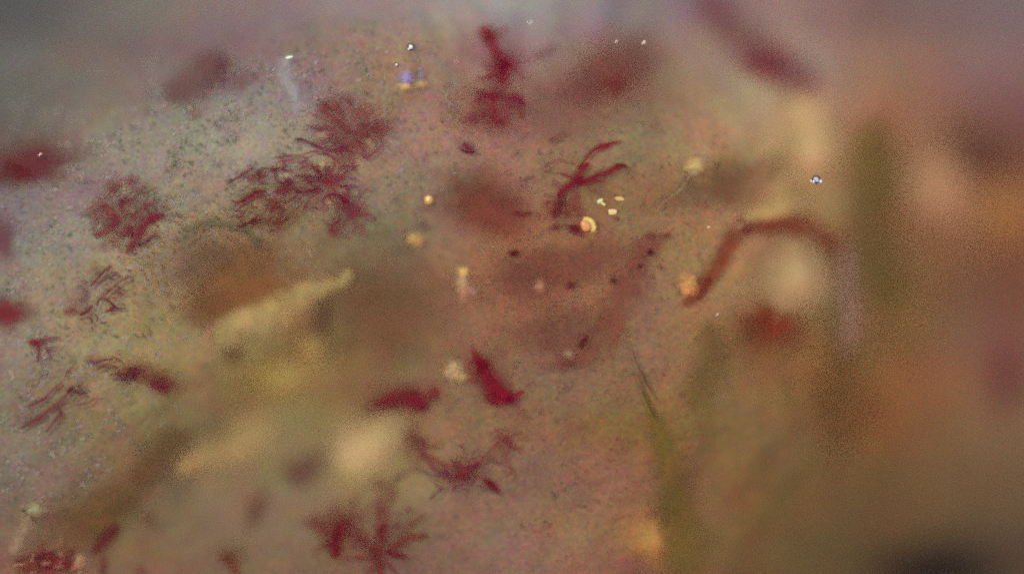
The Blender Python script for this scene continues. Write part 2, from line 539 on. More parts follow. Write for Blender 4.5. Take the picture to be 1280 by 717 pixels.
# cluster left of the middle, upper cell
C('red_pigment_cell', 'dusty red bushy cell with branching arms above the streaked dark red cell', 'pigment cell', [
  B(436,170,20,22,0,(136,72,70),0.55,**FZ), B(411,134,14,13,0,(136,80,74),0.55,'lobe',**FZ),
  B(476,160,14,9,10,(128,62,58),0.75,'lobe',**FZ), B(432,126,16,8,0,(138,84,78),0.5,'lobe',**FZ),
  B(425,155,38,30,0,(140,90,84),0.5,'halo',soft=1.2,rag=.9),
  S([(372,174,1.2),(380,175,1.8),(392,181,2.6),(404,186,2.8),(418,187,3),(437,184,4)],(112,38,58),0.85),
  S([(368,174,1),(374,174.5,1.6),(380,175,1)],(84,30,44),0.8),
  S([(452,194,2.6),(458,197,3),(466,192,2.4),(473,187,1.8),(480,179,1.2)],(122,48,66),0.8),
  S([(476,162,4),(484,160,3.4),(493,161,2)],(134,70,66),0.7), S([(476,160,4),(474,170,3),(472,176,2)],(124,56,58),0.7),
  S([(476,158,3),(462,162,4),(446,171,5)],(130,64,64),0.7,**FZ),
  S([(493,128,1.4),(480,135,1.6),(466,143,2),(452,148,2)],(138,70,68),0.6),
  S([(420,150,3),(430,158,4),(440,166,4)],(122,56,62),0.7), S([(404,141,2),(414,147,3),(426,152,3)],(136,70,66),0.65),
  S([(423,186,2.5),(424,196,2.5),(422,206,2)],(138,66,72),0.7), S([(449,178,2),(454,188,2.4),(457,196,2)],(128,56,66),0.65),
  S([(440,168,4),(452,160,3.4),(458,150,2.5),(457,140,2)],(134,64,64),0.6)]
  + rays(436,165,16,14,(14,30),(1.3,2.4),[(134,66,66),(122,58,62),(140,76,70)],(0.4,0.65),3) + twigs(436,162,22,18,(22,40),(1.0,1.9),[(130,58,64),(118,46,60),(140,72,70)],(.5,.8),103), RED)
# the streaked one with many wavy fingers
C('red_pigment_cell', 'large dark red cell with dozens of wavy fingers combed to the left', 'pigment cell', [
  B(411,226,12,9,20,(128,24,50),0.82,**FZ), B(440,266,14,14,0,(126,32,56),0.72,**FZ),
  B(359,233,12,7,30,(112,28,54),0.75,'lobe',**FZ), B(418,290,9,6,10,(128,42,56),0.7,'lobe',**FZ),
  B(385,240,48,24,-10,(140,78,72),0.5,'halo',soft=1.2,rag=1.0), B(352,268,36,16,10,(138,88,66),0.45,'halo',soft=1.2,rag=1.0),
  S([(284,231,1.1),(292,226,1.8),(301,221,1.8),(311,214,1.2),(320,211,.9)],(92,24,36),0.92),
  S([(289,250,1),(298,253,1.8),(306,250,2.2),(316,242,2.6),(324,240,1.5)],(120,34,42),0.85),
  S([(302,254,1.4),(312,246,3.4),(322,241,3.2),(334,239,1.6)],(118,28,44),0.8),
  S([(344,197,1.6),(356,196,1.9),(370,194,1.7),(383,196,1.2)],(128,40,64),0.85),
  S([(347,204,1.4),(358,202,1.7),(372,201,1.7),(388,202,1.1)],(126,44,68),0.8),
  S([(381,193,1.2),(391,190,1.7),(404,191,1.8),(415,195,1.8),(419,205,1.8),(414,214,1.6),(407,216,1.4)],(126,38,60),0.85),
  S([(341,206,1),(343,216,1.8),(346,225,2.2),(355,228,2.4),(366,223,2)],(108,36,64),0.85),
  S([(368,220,1.4),(380,219,2),(392,221,2.2),(404,223,3)],(110,24,48),0.85),
  S([(364,236,1.6),(378,240,2.4),(392,239,2.6),(402,233,2.6)],(116,30,58),0.85),
  S([(386,212,1.2),(382,222,1.4),(396,228,2)],(120,44,60),0.75),
  S([(402,252,1.6),(408,245,2.4),(417,243,2.6),(427,246,2.4),(434,254,4)],(112,26,50),0.88),
  S([(403,250,1.5),(405,258,1.8),(396,260,1.8),(390,256,1.2)],(126,44,60),0.8),
  S([(446,266,5),(454,267,3.4),(466,269,1.6)],(130,50,66),0.75), S([(436,256,5),(432,248,4),(430,240,2.4)],(130,36,56),0.75),
  S([(446,276,5),(452,286,4),(452,296,2)],(130,56,66),0.6,**FZ), S([(428,272,3),(418,280,3.5),(412,290,3)],(132,54,60),0.6,**FZ),
  S([(434,221,2),(440,222,2.6),(447,224,2)],(98,66,94),0.7), S([(430,231,1.6),(440,234,2.4),(456,231,1.6)],(106,72,96),0.6),
  S([(418,226,5),(428,222,3),(436,214,1.6)],(130,40,58),0.7), S([(404,220,5),(394,212,3),(389,203,1.6)],(124,34,56),0.75)]
  + fringe(36,(292,212,345,284),28,16,(12,30),(0.9,1.9),[(118,46,48),(122,60,52),(108,40,48),(134,70,56)],(0.6,0.85),7,0.35)
  + fringe(22,(336,206,400,262),10,30,(14,30),(0.9,1.8),[(124,42,58),(132,60,64),(116,40,60)],(0.55,0.8),8,0.45)
  + fringe(12,(330,258,380,290),20,25,(12,24),(1.2,2.6),[(132,68,56),(126,56,54)],(0.4,0.65),9,0.3) + fringe(34,(286,210,345,284),22,14,(10,22),(0.6,1.2),[(96,34,40),(112,44,44)],(0.6,0.9),107,0.4) + twigs(411,228,10,12,(20,38),(.9,1.6),[(112,28,52),(122,40,62)],(.6,.85),104) + twigs(440,266,8,14,(16,26),(1,1.8),[(120,36,58),(130,54,66)],(.5,.8),105), RED)
# left, feathery
C('red_pigment_cell', 'feathery dark red cell of slanting streaks on the pale skin at the left', 'pigment cell', [
  S([(116,295,2.6),(128,289,5),(140,279,6.5),(152,270,6)],(116,42,50),0.85,'cell_body',**FZ),
  S([(157,317,2),(161,309,4.4),(169,298,5.5),(177,286,6),(186,273,6.5),(196,267,6),(207,268,2.6)],(114,32,50),0.85,'cell_body',**FZ),
  B(146,302,5,7,10,(120,56,60),0.6,'lobe',**FZ), B(130,306,11,7,30,(122,80,82),0.5,'lobe',**FZ),
  B(132,262,26,24,0,(132,88,80),0.6,'halo',soft=1.1,rag=1.1), B(165,270,38,28,20,(138,84,76),0.6,'halo',soft=1.2,rag=1.0),
  S([(152,247,2),(153,256,3.4),(152,266,4)],(100,52,62),0.75), S([(129,254,2.6),(135,262,3.6),(146,268,4)],(142,64,66),0.7),
  S([(166,281,5),(158,290,4),(148,296,3)],(120,46,56),0.7),
  S([(175,306,1.8),(182,305,2.8),(189,299,2.2),(197,292,1.6)],(92,32,52),0.88), S([(167,320,1.6),(170,318,2),(174,315,1.2)],(94,40,52),0.85),
  S([(178,300,2),(182,293,2.6),(192,290,1.8),(197,289,1)],(138,78,66),0.7),
  S([(203,274,1),(208,271,1.6),(213,269,1)],(112,60,56),0.7), S([(176,262,2),(182,258,3.6),(188,254,3),(197,249,1.6)],(126,60,68),0.6),
  S([(98,268,2),(108,266,3.6),(120,264,3)],(120,80,74),0.55), B(177,236,10,7,20,(136,84,76),0.55,'lobe',**FZ),
  B(141,230,14,9,10,(134,92,78),0.45,'lobe',**FZ), S([(200,262,3),(206,258,2.4),(212,254,1)],(112,64,66),0.55)]
  + fringe(16,(112,228,175,296),38,14,(14,26),(1.4,2.8),[(128,64,62),(118,52,58),(136,80,70)],(0.4,0.7),13) + fringe(26,(108,224,180,300),36,12,(14,26),(0.9,1.7),[(116,48,54),(108,38,52),(128,62,60)],(0.5,0.8),113), RED)
C('red_pigment_cell', 'small brownish purple cell with separate curved twigs, below the feathery cell at the left', 'pigment cell', [
  B(91,386,11,5,12,(132,66,62),0.7,**FZ), B(103,366,9,15,-10,(134,90,92),0.5,'halo',**FZ),
  S([(113,358,1.6),(121,350,2.2),(130,341,2.2),(141,331,1.5)],(116,56,66),0.85), S([(122,355,1.4),(131,350,2),(141,345,2.2),(150,340,1.6)],(110,48,62),0.88),
  S([(118,352,1.8),(128,342,2.4),(134,334,1.6)],(110,60,66),0.7),
  S([(125,374,2),(134,367,2.4),(142,359,2),(153,350,1.8),(167,345,1.2)],(108,50,64),0.88),
  S([(100,394,1.5),(107,391,2.8),(113,386,3),(117,381,1.6)],(94,26,46),0.92),
  S([(122,383,1),(124,376,1.8),(131,373,2.2),(138,377,2),(142,383,2.4),(138,388,3),(132,389,1.6)],(88,22,52),0.92),
  S([(142,381,1.4),(146,384,2),(153,385,1.8),(159,386,1.1)],(88,30,52),0.92), S([(126,402,1.2),(130,403,1.8),(134,402,1.2)],(92,26,52),0.9),
  S([(101,397,1.2),(105,401,1.6)],(96,36,60),0.85), S([(112,396,1.2),(115,401,1.7),(114,404,1.1)],(92,36,62),0.85),
  S([(119,392,1.2),(122,397,1.8),(121,402,1)],(90,36,62),0.85), S([(114,407,1),(116,411,1.5),(116,415,1)],(96,46,66),0.8),
  S([(79,389,1.6),(87,390,2.8),(95,386,2.6)],(132,48,54),0.75), S([(84,378,1.4),(94,374,2),(106,373,2)],(136,74,76),0.6),
  S([(140,362,1.6),(149,364,1.6),(147,368,1)],(116,62,72),0.65), S([(103,380,2),(107,370,2.4),(104,358,2)],(116,74,82),0.6)] + fringe(12,(96,340,150,385),45,14,(12,22),(0.8,1.4),[(112,52,64),(124,66,70)],(0.5,0.75),114), RED)
C('red_pigment_cell', 'small compact crimson cell like a tiny star near the left edge', 'pigment cell', [
  B(46,428,9,7,10,(122,20,44),0.92,**FZ), S([(50,427,5),(58,424,3.4),(66,422,2),(77,421,1)],(116,36,56),0.85),
  S([(54,430,3),(62,436,2.2),(70,434,1.8),(76,433,1)],(128,62,72),0.7), S([(48,431,3.4),(49,440,2),(48,453,1.4)],(112,42,62),0.85),
  S([(57,434,2),(62,442,1.8),(65,449,1.2)],(112,58,72),0.75), S([(34,428,2),(40,427,4),(46,428,4)],(126,36,50),0.8),
  S([(66,440,1.2),(71,437,1.8),(76,433,1)],(138,78,82),0.6)], RED)
C('red_pigment_cell', 'brown red cell trailing to the right with thin parallel twigs at its left end', 'pigment cell', [
  B(204,477,17,8,-18,(120,52,54),0.8,**FZ), B(176,467,26,11,-14,(130,74,62),0.65,'lobe',**FZ),
  S([(106,450,1.2),(114,451,2.2),(123,452,2.4),(132,449,2),(142,449,1.4)],(104,30,52),0.92),
  S([(121,462,1.2),(129,458,2.2),(138,456,2.2),(149,459,1.4)],(106,40,54),0.88), S([(137,447,1.2),(146,448,2),(154,453,1.6)],(120,52,64),0.75),
  S([(108,446,1.4),(118,445,2),(130,446,1.4)],(140,92,70),0.6), S([(138,468,1.2),(147,466,2.2),(158,467,3),(172,470,5)],(98,36,56),0.85),
  S([(141,474,1.2),(151,474,2),(162,473,2.4)],(104,60,72),0.7), S([(152,461,1.6),(164,463,3),(176,466,4)],(126,50,60),0.75),
  S([(186,478,4),(198,484,6),(212,489,5)],(120,34,56),0.75,**FZ)]
  + fringe(7,(142,456,168,472),-18,10,(14,22),(1.1,2),[(108,44,60),(128,70,64)],(0.55,0.8),21) + [B(186,470,40,20,-16,(140,82,66),0.6,'halo',soft=1.3,rag=.6)], RED)
C('red_pigment_cell', 'broken maroon cell of slanting strokes at the lower left edge, below the tiny star', 'pigment cell', [
  S([(26,536,2),(37,529,3.6),(49,521,3.8),(60,513,4.4),(70,508,4),(80,497,3),(90,484,2.2)],(112,42,52),0.82,'cell_body'),
  S([(35,509,1.2),(45,504,2.2),(56,498,2.2),(66,488,2.2),(78,476,1.8)],(116,44,60),0.8), S([(82,472,1.5),(89,462,2),(97,452,1.2)],(118,56,56),0.85),
  S([(57,540,1.5),(66,529,2.6),(73,520,2.6),(79,510,1.8)],(112,50,58),0.75), S([(84,491,1.8),(90,484,2.4),(92,481,1.2)],(92,26,52),0.9),
  S([(90,485,1.2),(97,489,2),(103,491,2),(110,492,1.2)],(88,40,50),0.85), S([(93,504,1.4),(103,505,2),(112,503,2),(119,496,1.2)],(122,60,66),0.75),
  S([(20,498,1),(30,494,1.8),(40,490,1)],(110,74,72),0.6), S([(98,478,1),(100,486,1.4),(104,488,1)],(96,44,56),0.7),
  S([(121,496,1),(126,498,1.5),(132,497,1)],(126,78,92),0.6), S([(70,506,2.4),(76,513,2.4),(78,520,1.6)],(110,54,60),0.65)] + fringe(12,(30,480,100,535),38,10,(12,24),(0.9,1.5),[(112,50,56),(124,64,62)],(0.5,0.75),115), RED)
# central tree
C('red_pigment_cell', 'crimson tree-like cell with two long curved twigs reaching up right, centre of the picture', 'pigment cell', [
  S([(730,219,3),(721,227,5),(712,233,4.6),(704,240,4),(698,247,3)],(128,18,46),0.95,'cell_body',**F),
  S([(718,223,4),(725,215,4.4),(731,210,4.4),(738,204,2)],(126,24,44),0.92),
  S([(723,212,1),(727,205,1.6),(734,196,2.3),(743,188,3),(755,182,3.8),(765,179,2.6),(778,176,1.4)],(126,26,44),0.95),
  S([(718,227,5.5),(732,225,5),(746,221,4.6),(758,215,4.3),(770,210,4),(778,208,2.6),(786,209,1)],(124,22,42),0.95),
  S([(768,209,2),(776,206,1.7),(784,207,1)],(100,18,34),0.8), S([(716,223,2.6),(708,219,2),(700,216,1.2),(694,216,.8)],(132,36,50),0.85),
  S([(704,240,4),(702,250,4),(696,262,4),(691,276,2)],(112,42,50),0.6,**FZ), S([(716,232,5),(718,245,6),(723,260,6),(729,271,4)],(132,66,60),0.6,**FZ),
  B(702,254,6.5,5.5,0,(96,24,44),0.85,'lobe',**FZ), B(695,264,7.5,6,30,(104,24,50),0.8,'lobe',**FZ), B(694.5,284,8,4.2,10,(104,30,46),0.85,'lobe',**F),
  B(716,285,9,6,-10,(98,16,40),0.93,'lobe',**F), B(724,292,7,3.2,-20,(112,48,60),0.75,'lobe',**FZ), S([(697,243,5),(690,252,4),(687,262,3)],(138,84,66),0.6,**FZ),
  B(706,262,24,26,0,(142,84,66),0.5,'halo',soft=1.2,rag=.8),
  S([(744,225,2),(752,226,1.6),(757,222,1)],(118,46,48),0.65), S([(726,234,3),(736,236,2),(746,240,1.2)],(132,66,62),0.55),
  S([(700,235,2),(694,230,1.4),(690,225,1)],(120,60,70),0.55)] + twigs(706,250,10,10,(14,24),(.9,1.6),[(126,50,52),(134,66,60)],(.4,.7),106,150,330) + twigs(740,222,5,6,(10,16),(.8,1.2),[(126,46,50)],(.4,.6),108,250,380), RED)
C('branching_thread', 'faint brown net of fine threads just left of the crimson tree-like cell', 'thread',
  [S([(683,176,1.5),(692,173,2.4),(701,169,2.4),(709,166,1.2)],(124,66,62),0.75,'thread'),
   S([(671,187,1.3),(674,191,2.2),(676,196,1.2)],(118,62,70),0.65,'thread'), S([(679,210,1.5),(688,205,1.8),(698,200,1.2),(712,203,1.2),(724,206,1)],(126,70,66),0.65,'thread'),
   S([(674,210,1.5),(684,214,2.4),(694,214,2)],(128,74,70),0.6,'thread'), S([(649,220,1.3),(653,224,2.2),(662,223,1.8),(668,221,1)],(116,62,74),0.65,'thread'),
   S([(650,220,1.2),(652,230,1.8),(655,236,1)],(122,70,76),0.6,'thread'), S([(690,222,1),(697,228,1.8),(702,232,1.2)],(124,72,76),0.6,'thread'),
   S([(655,186,1),(648,190,1.6),(640,199,1.2)],(128,74,78),0.55,'thread'), S([(678,198,1),(682,206,1.8),(684,214,1.4)],(124,66,66),0.55,'thread'),
   S([(705,190,.8),(702,198,1.2),(700,206,1)],(126,76,72),0.5,'thread'), S([(676,238,1.5),(681,242,2.4),(680,246,1)],(134,78,78),0.5,'thread')])
C('curled_thread', 'small dark red thread curled into a hook, left of the orange oil droplet', 'thread',
  [S([(641,264,2.2),(650,268,2.8),(658,267,2),(664,265.6,1.7)],(112,34,48),0.85,'thread'), S([(664,265.6,1.3),(670,265,1.3),(675,269,1.2),(674,274,1.2),(671,275,.8)],(112,54,56),0.8,'thread')])
C('red_pigment_mark', 'tiny wedge-shaped maroon mark alone below the magenta lobed cell', 'mark',
  [B(584,183,11,6,-18,(130,44,62),0.85,'body',**FZ), S([(572,184,.9),(579,187.5,1.8),(587,190.5,2.2),(595,190,1.2)],(84,18,44),0.95,'edge_line'),
   S([(580,177,1.4),(582,183,1.8),(590,188,1.4)],(104,30,52),0.8,'edge_line')])
# lower middle
C('red_pigment_cell', 'thick deep crimson diagonal cell in the lower middle', 'pigment cell', [
  S([(590,441,3),(599,453,8),(609,467,12),(621,481,13),(634,494,10),(644,502,5)],(130,24,44),0.92,'cell_body',soft=1.3,rag=.5),
  B(603,455,9,11,-40,(120,20,36),0.7,'lobe',**FZ), B(639,500,9,6,-30,(104,10,48),0.75,'lobe',**FZ), S([(640,498,5),(648,492,5),(656,488,2.4)],(134,26,46),0.85),
  S([(616,484,8),(618,496,8),(621,508,4)],(122,24,40),0.85,**FZ), S([(590,432,2),(591,440,3.5),(595,448,4)],(132,46,50),0.7,**FZ),
  S([(596,462,5),(594,472,5),(598,478,3)],(132,44,46),0.65,**FZ), S([(646,504,3),(649,512,2.6),(649,520,1.4)],(128,50,60),0.55),
  S([(588,446,4),(584,456,3),(586,466,2)],(140,60,56),0.5,**FZ), S([(654,484,2),(662,480,2),(668,476,1)],(134,60,66),0.4)] + [B(618,474,30,42,35,(144,62,66),0.5,'halo',soft=1.4,rag=.5)], RED)
C('red_pigment_cell', 'blurred crimson bar with a dark right end, beside the yellow patch', 'pigment cell', [
  S([(458,515,6),(472,508,8),(490,500,9),(508,498,11),(524,504,12),(534,513,6)],(130,36,50),0.85,'cell_body',soft=1.4,rag=.4),
  B(526,508,10,9,-20,(104,14,38),0.75,'lobe',**FZ), B(514,494,9,7,0,(136,24,40),0.6,'lobe',**FZ), S([(543,481,5),(543,490,6),(535,499,6)],(124,36,46),0.75,**FZ),
  B(468,512,14,8,25,(104,56,66),0.7,'tail',soft=1.4,rag=.5), S([(497,488,4),(486,490,3),(478,494,2)],(140,58,64),0.5,**FZ)] + [B(505,500,52,24,20,(140,62,64),0.6,'halo',soft=1.4,rag=.4)], RED)
C('red_pigment_cell', 'ring-shaped brown red cell of fine knotted threads at the lower middle', 'pigment cell', [
  B(518,550,12,7,-8,(122,52,60),0.8,**FZ), B(578,592,22,9,22,(126,50,52),0.75,'lobe',**FZ),
  S([(530,550,3.6),(528,560,4),(530,572,4),(538,582,4.4),(548,589,3.8),(561,591,3)],(124,56,68),0.65),
  S([(533,568,3),(546,577,3.6),(560,581,3.8),(577,582,4),(592,578,3.6),(606,570,3),(615,560,3),(624,552,3.6),(632,546,4)],(136,62,62),0.62),
  S([(572,597,4),(582,590,5),(591,583,4),(600,576,3)],(130,44,48),0.8), S([(630,544,4),(636,552,3.6),(638,562,2.8)],(128,46,52),0.75),
  S([(638,562,2),(633,570,2),(635,580,2.4),(639,588,2.2),(632,597,1.4)],(130,58,62),0.7), S([(613,566,1.6),(616,574,1.8),(624,578,1.6),(634,577,1.4)],(128,70,64),0.55),
  S([(590,594,2),(600,594,1.8),(612,598,1.6)],(128,56,60),0.6), S([(563,592,2.6),(548,594,2.4),(534,592,2.2),(520,589,1.6),(506,592,1.6)],(104,60,86),0.6),
  S([(515,555,3),(520,564,2.8),(528,574,2.4)],(122,66,72),0.6), S([(556,584,3),(560,594,2.6),(562,602,1.8)],(116,58,74),0.55)]
  + rays(585,560,14,32,(10,22),(1,1.8),[(128,64,66),(118,58,72)],(0.35,0.6),31,170,400) + twigs(520,555,10,8,(16,28),(1,1.8),[(124,58,66),(132,70,68)],(.5,.75),109) + twigs(632,550,8,6,(14,24),(1,1.7),[(132,58,56)],(.45,.7),110) + twigs(582,590,12,8,(16,30),(1,1.8),[(126,54,60),(116,50,66)],(.45,.75),111,20,340), RED)
C('red_pigment_cell', 'little crimson comma-shaped cell right under the ring-shaped cell', 'pigment cell', [
  B(613,606,9,6,-35,(118,32,42),0.9,**FZ), S([(604,599,2),(610,603,4),(618,610,4),(624,616,2)],(112,26,40),0.8), S([(620,600,1),(624,606,1.4),(625,614,1)],(124,60,58),0.5)], RED)
C('purple_thread', 'short slanting purple dash inside the web of threads under the yellow patch', 'thread',
  [S([(537,626,1.2),(543,620,2),(549,614,2),(554,609,1.2)],(108,48,58),0.8,'thread'), S([(541,604,1.4),(547,608,1.8),(553,610,1.4)],(112,52,64),0.6,'thread')])
C('purple_thread', 'arched purple thread between the yellow patch and the ring-shaped cell', 'thread',
  [S([(486,606,3),(492,601,3.4),(499,595,3),(505,591,2)],(102,50,74),0.8,'thread'), S([(458,607,3),(466,607,4),(476,610,4),(486,605,3)],(116,60,62),0.6,'thread')])
C('red_pigment_cell', 'upright dark red club-shaped cell at the bottom, left of the many-rayed cell', 'pigment cell', [
  S([(418,700,3),(419,688,7),(420,672,8.5),(424,658,9),(431,648,5)],(118,30,38),0.9,'cell_body',soft=1.4,rag=.4), B(420,674,5,14,0,(100,12,36),0.55,'core',**FZ),
  S([(428,652,6),(437,657,5),(446,660,3),(453,668,2)],(128,46,48),0.6,**FZ), S([(431,638,3),(438,629,4),(444,618,3)],(128,62,60),0.6,**FZ),
  B(420,650,16,14,10,(112,64,42),0.5,'halo',soft=1.2,rag=.4), S([(410,664,4),(402,672,4),(398,682,3)],(122,66,52),0.4,**FZ),
  S([(434,668,2.4),(440,676,3),(441,688,2)],(132,62,60),0.5,**FZ)] + [B(424,668,28,34,0,(134,74,62),0.55,'halo',soft=1.4,rag=.6)] + twigs(422,662,9,9,(18,32),(1.2,2.2),[(130,58,56),(122,46,50)],(.4,.7),112), RED)
C('red_pigment_cell', 'soft brown red smudge left of the club-shaped cell at the bottom', 'pigment cell', [B(391,656,15,7,-5,(124,54,52),0.75,**FZ)], RED)
C('red_pigment_cell', 'many-rayed dark red cell cut by the bottom edge', 'pigment cell', [
  B(470,690,12,12,0,(122,36,40),0.7,soft=1.2,rag=.7), B(468,696,8,8,0,(106,22,34),0.4,'core',**FZ),
  S([(478,676,3),(473,668,5),(476,660,5),(484,656,2.5)],(118,34,40),0.8), S([(474,664,4),(472,650,4.6),(473,636,4),(474,618,2.6)],(128,52,56),0.7),
  S([(482,660,3),(484,646,3.4),(484,630,3),(486,612,2.4)],(132,62,60),0.6), S([(480,690,4),(490,692,4),(499,694,3.6),(510,695,1.8)],(112,26,38),0.85),
  S([(486,684,2.4),(497,680,3.4),(509,673,4.2),(522,671,3.4),(536,669,2)],(130,52,46),0.8), S([(500,668,2),(508,660,2.4),(518,652,2.2),(526,646,1.8),(534,640,1.4)],(120,58,54),0.65),
  B(509,637,4,4,0,(116,44,54),0.8,'lobe',**FZ), S([(491,643,1.4),(496,643,2.2),(501,642,1.3)],(118,58,62),0.6), S([(486,606,4),(488,618,3.6),(491,630,3)],(130,66,56),0.5,**FZ),
  S([(492,662,2.4),(495,657,4),(498,652,2.4)],(126,44,46),0.7), S([(474,700,4),(474,710,4.4),(475,722,4)],(116,36,34),0.8),
  S([(480,698,4),(488,708,3.4),(497,716,2.4)],(118,50,56),0.6), S([(460,696,4),(450,697,3.4),(442,696,2.6)],(124,52,54),0.6),
  S([(462,684,3),(456,676,2.6),(450,668,2),(442,668,1.4)],(128,56,54),0.6), S([(466,702,4),(462,712,3.4),(458,722,3)],(120,46,46),0.6),
  S([(500,693,2),(505,700,2),(506,708,1.4)],(114,52,60),0.5), B(492,665,30,22,20,(136,90,78),0.4,'halo',soft=1.2,rag=.9)]
  + rays(470,690,10,13,(14,26),(1.1,2.2),[(126,54,52),(118,48,52)],(0.4,0.65),41,0,180) + twigs(470,690,9,12,(24,46),(.9,1.6),[(126,48,48),(132,62,56),(116,42,48)],(.5,.8),116,-20,200) + twigs(478,620,8,5,(16,28),(1,1.8),[(124,56,66),(130,66,62)],(.4,.7),117), RED)
C('purple_pigment_cell', 'blurred dull purple cell left of the big yellow patch', 'pigment cell',
  [S([(342,604,9),(355,594,15),(372,587,15),(390,576,11),(402,568,7)],(114,68,66),0.65,'cell_body',soft=1.3,rag=.3)], )
C('pigment_smudge', 'reddish brown vertical smudge below the dull purple cell', 'smudge', [B(317,638,13,26,-20,(118,74,62),0.6,'smudge',**FZ)])
# bottom left
C('red_pigment_rod', 'thick maroon rod slanting up right at the bottom left', 'pigment rod', [
  S([(112,693,4),(120,685,7),(128,674,7.5),(137,665,7),(146,656,4)],(110,44,50),0.88,'rod',soft=1.0,rag=.3)])
C('red_pigment_rod', 'short maroon rod at the bottom edge under the thick slanting rod', 'pigment rod', [
  S([(129,697,2.6),(127,705,4),(125,713,4),(124,724,3)],(110,46,46),0.8,'rod',**FZ)])
C('pigment_smudge', 'faint brown smudge right of the thick slanting rod', 'smudge', [S([(176,660,4),(182,652,7),(188,643,5)],(124,84,72),0.55,'smudge',**FZ)])
C('pigment_smudge', 'small red smudge on the bottom edge right of the short maroon rod', 'smudge', [S([(172,706,4),(172,716,6),(172,726,6)],(122,66,60),0.65,'smudge',**FZ)])
C('red_pigment_cell', 'brown red cell at the bottom edge between the maroon rods and the club-shaped cell', 'pigment cell',
  [B(281,699,10,7,-20,(112,50,38),0.8,**FZ), S([(284,700,6),(289,710,6),(291,722,6)],(128,64,50),0.7,**FZ), B(288,692,20,14,20,(114,78,58),0.5,'halo',**FZ)], RED)
C('red_pigment_cell', 'mottled red and pink cell filling the bottom left corner', 'pigment cell', [
  B(52,702,28,12,5,(136,58,52),0.8,soft=1.1,rag=1.1), B(48,697,9,6,0,(112,40,60),0.7,'lobe',**FZ), B(74,705,14,9,20,(124,44,46),0.75,'lobe',rag=.9,soft=1.1),
  B(56,709,8,5,0,(116,28,50),0.75,'lobe',**FZ), B(30,712,12,5,10,(120,50,44),0.75,'lobe',rag=.9,soft=1.1), B(58,718,20,6,0,(136,62,54),0.7,'lobe',rag=.9,soft=1.1)]
  + fringe(16,(20,690,90,716),30,30,(10,22),(1.4,2.8),[(118,42,48),(150,92,78),(170,118,98),(124,50,52)],(0.5,0.8),51) + fringe(20,(10,684,100,717),35,40,(8,18),(1.2,2.6),[(190,134,104),(110,40,50),(140,60,52)],(0.5,0.85),118), RED)
for i, (x, y, r, lab) in enumerate([(29.5,638,2.8,'dark speck on the left rim of the pale yellowish patch near the lower left corner'),]):
    C('pigment_speck', lab, 'speck', [B(x,y,r,r*.8,0,(70,40,44),0.9,'speck',**F)])
C('red_pigment_mark', 'short pinkish red dash on the pale yellowish patch near the lower left corner', 'mark', [S([(37,642,1.4),(41,647,2.6),(45,653,1.6)],(126,80,74),0.7,'dash')])

# out of focus cells where the skin falls away
C('red_pigment_cell', 'large blurred dark red blotch at the left edge with a tiny glint on it', 'pigment cell', [B(38,204,58,28,8,(108,50,54),0.82,soft=1.2,rag=.2), B(22,212,34,20,0,(104,34,40),0.5,'core',**FZ)], RED)
C('red_pigment_cell', 'blurred bright red spot on the left edge, above the tiny star', 'pigment cell', [B(6,391,30,22,0,(122,40,48),0.88,soft=1.4,rag=.2)], RED)
C('red_pigment_cell', 'dim purplish blotch on the left edge between two redder blotches', 'pigment cell', [B(2,298,18,28,0,(112,66,74),0.8,soft=1.2,rag=.2)], RED)
C('brown_pigment_cell', 'blurred long reddish brown cell slanting across the upper left', 'pigment cell',
  [S([(203,132,12),(220,118,20),(245,102,27),(270,82,30),(292,62,22)],(118,80,78),0.7,'cell_body',soft=1.4,rag=.35), B(270,84,26,17,35,(112,62,66),0.5,'core',soft=1.4,rag=.2),
   B(300,100,26,16,20,(124,86,86),0.5,'lobe',soft=1.2,rag=.4), B(245,141,8,7,0,(130,84,66),0.5,'lobe',**FZ)])
C('brown_pigment_cell', 'rusty red blurred cell right of the crimson star, with three pale glints', 'pigment cell',
  [B(764,86,34,34,20,(142,76,68),0.6,soft=1.4,rag=.5), B(795,68,42,32,0,(134,84,74),0.6,'lobe',soft=1.3,rag=.5), B(735,105,40,22,30,(138,82,76),0.6,'lobe',soft=1.3,rag=.6), B(768,104,15,12,0,(126,50,48),0.6,'core',**FZ),
   B(700,130,90,50,10,(142,94,84),0.55,'halo',soft=1.2,rag=.8)])
C('brown_pigment_cell', 'smooth red brown round cloud left of the crimson tree-like cell', 'pigment cell',
  [B(604,256,50,34,-20,(134,70,58),0.82,soft=1.3,rag=.25), B(632,268,38,30,0,(142,80,66),0.6,'lobe',soft=1.3,rag=.4)])
C('red_pigment_band', 'blurred dark red band running in from the top edge at the upper right', 'pigment band',
  [S([(868,-30,20),(890,-4,22),(912,24,26),(935,46,28),(958,62,28),(985,76,26),(1018,92,24),(1050,100,20)],(134,76,82),0.62,'band',soft=1.3,rag=.15), B(966,70,32,25,0,(152,50,52),0.9,'red_knot',soft=1.4,rag=.15)])
C('red_pigment_band', 'curved rust red band arching from the orange blob to the right', 'pigment band',
  [S([(853,385,4),(866,374,7),(880,357,10),(892,335,11),(904,312,11),(918,296,11),(936,287,11),(958,283,12),(984,278,14),(1010,278,15),(1034,286,16),(1054,300,14),(1070,328,10)],(140,68,50),0.78,'band',soft=1.5,rag=.7,grain=18.0,wob=.35),
   B(936,288,8,5,0,(120,48,44),0.7,'knot',**FZ), S([(872,376,3),(880,362,5),(888,345,4)],(116,46,34),0.6,'dark_core',**FZ)])
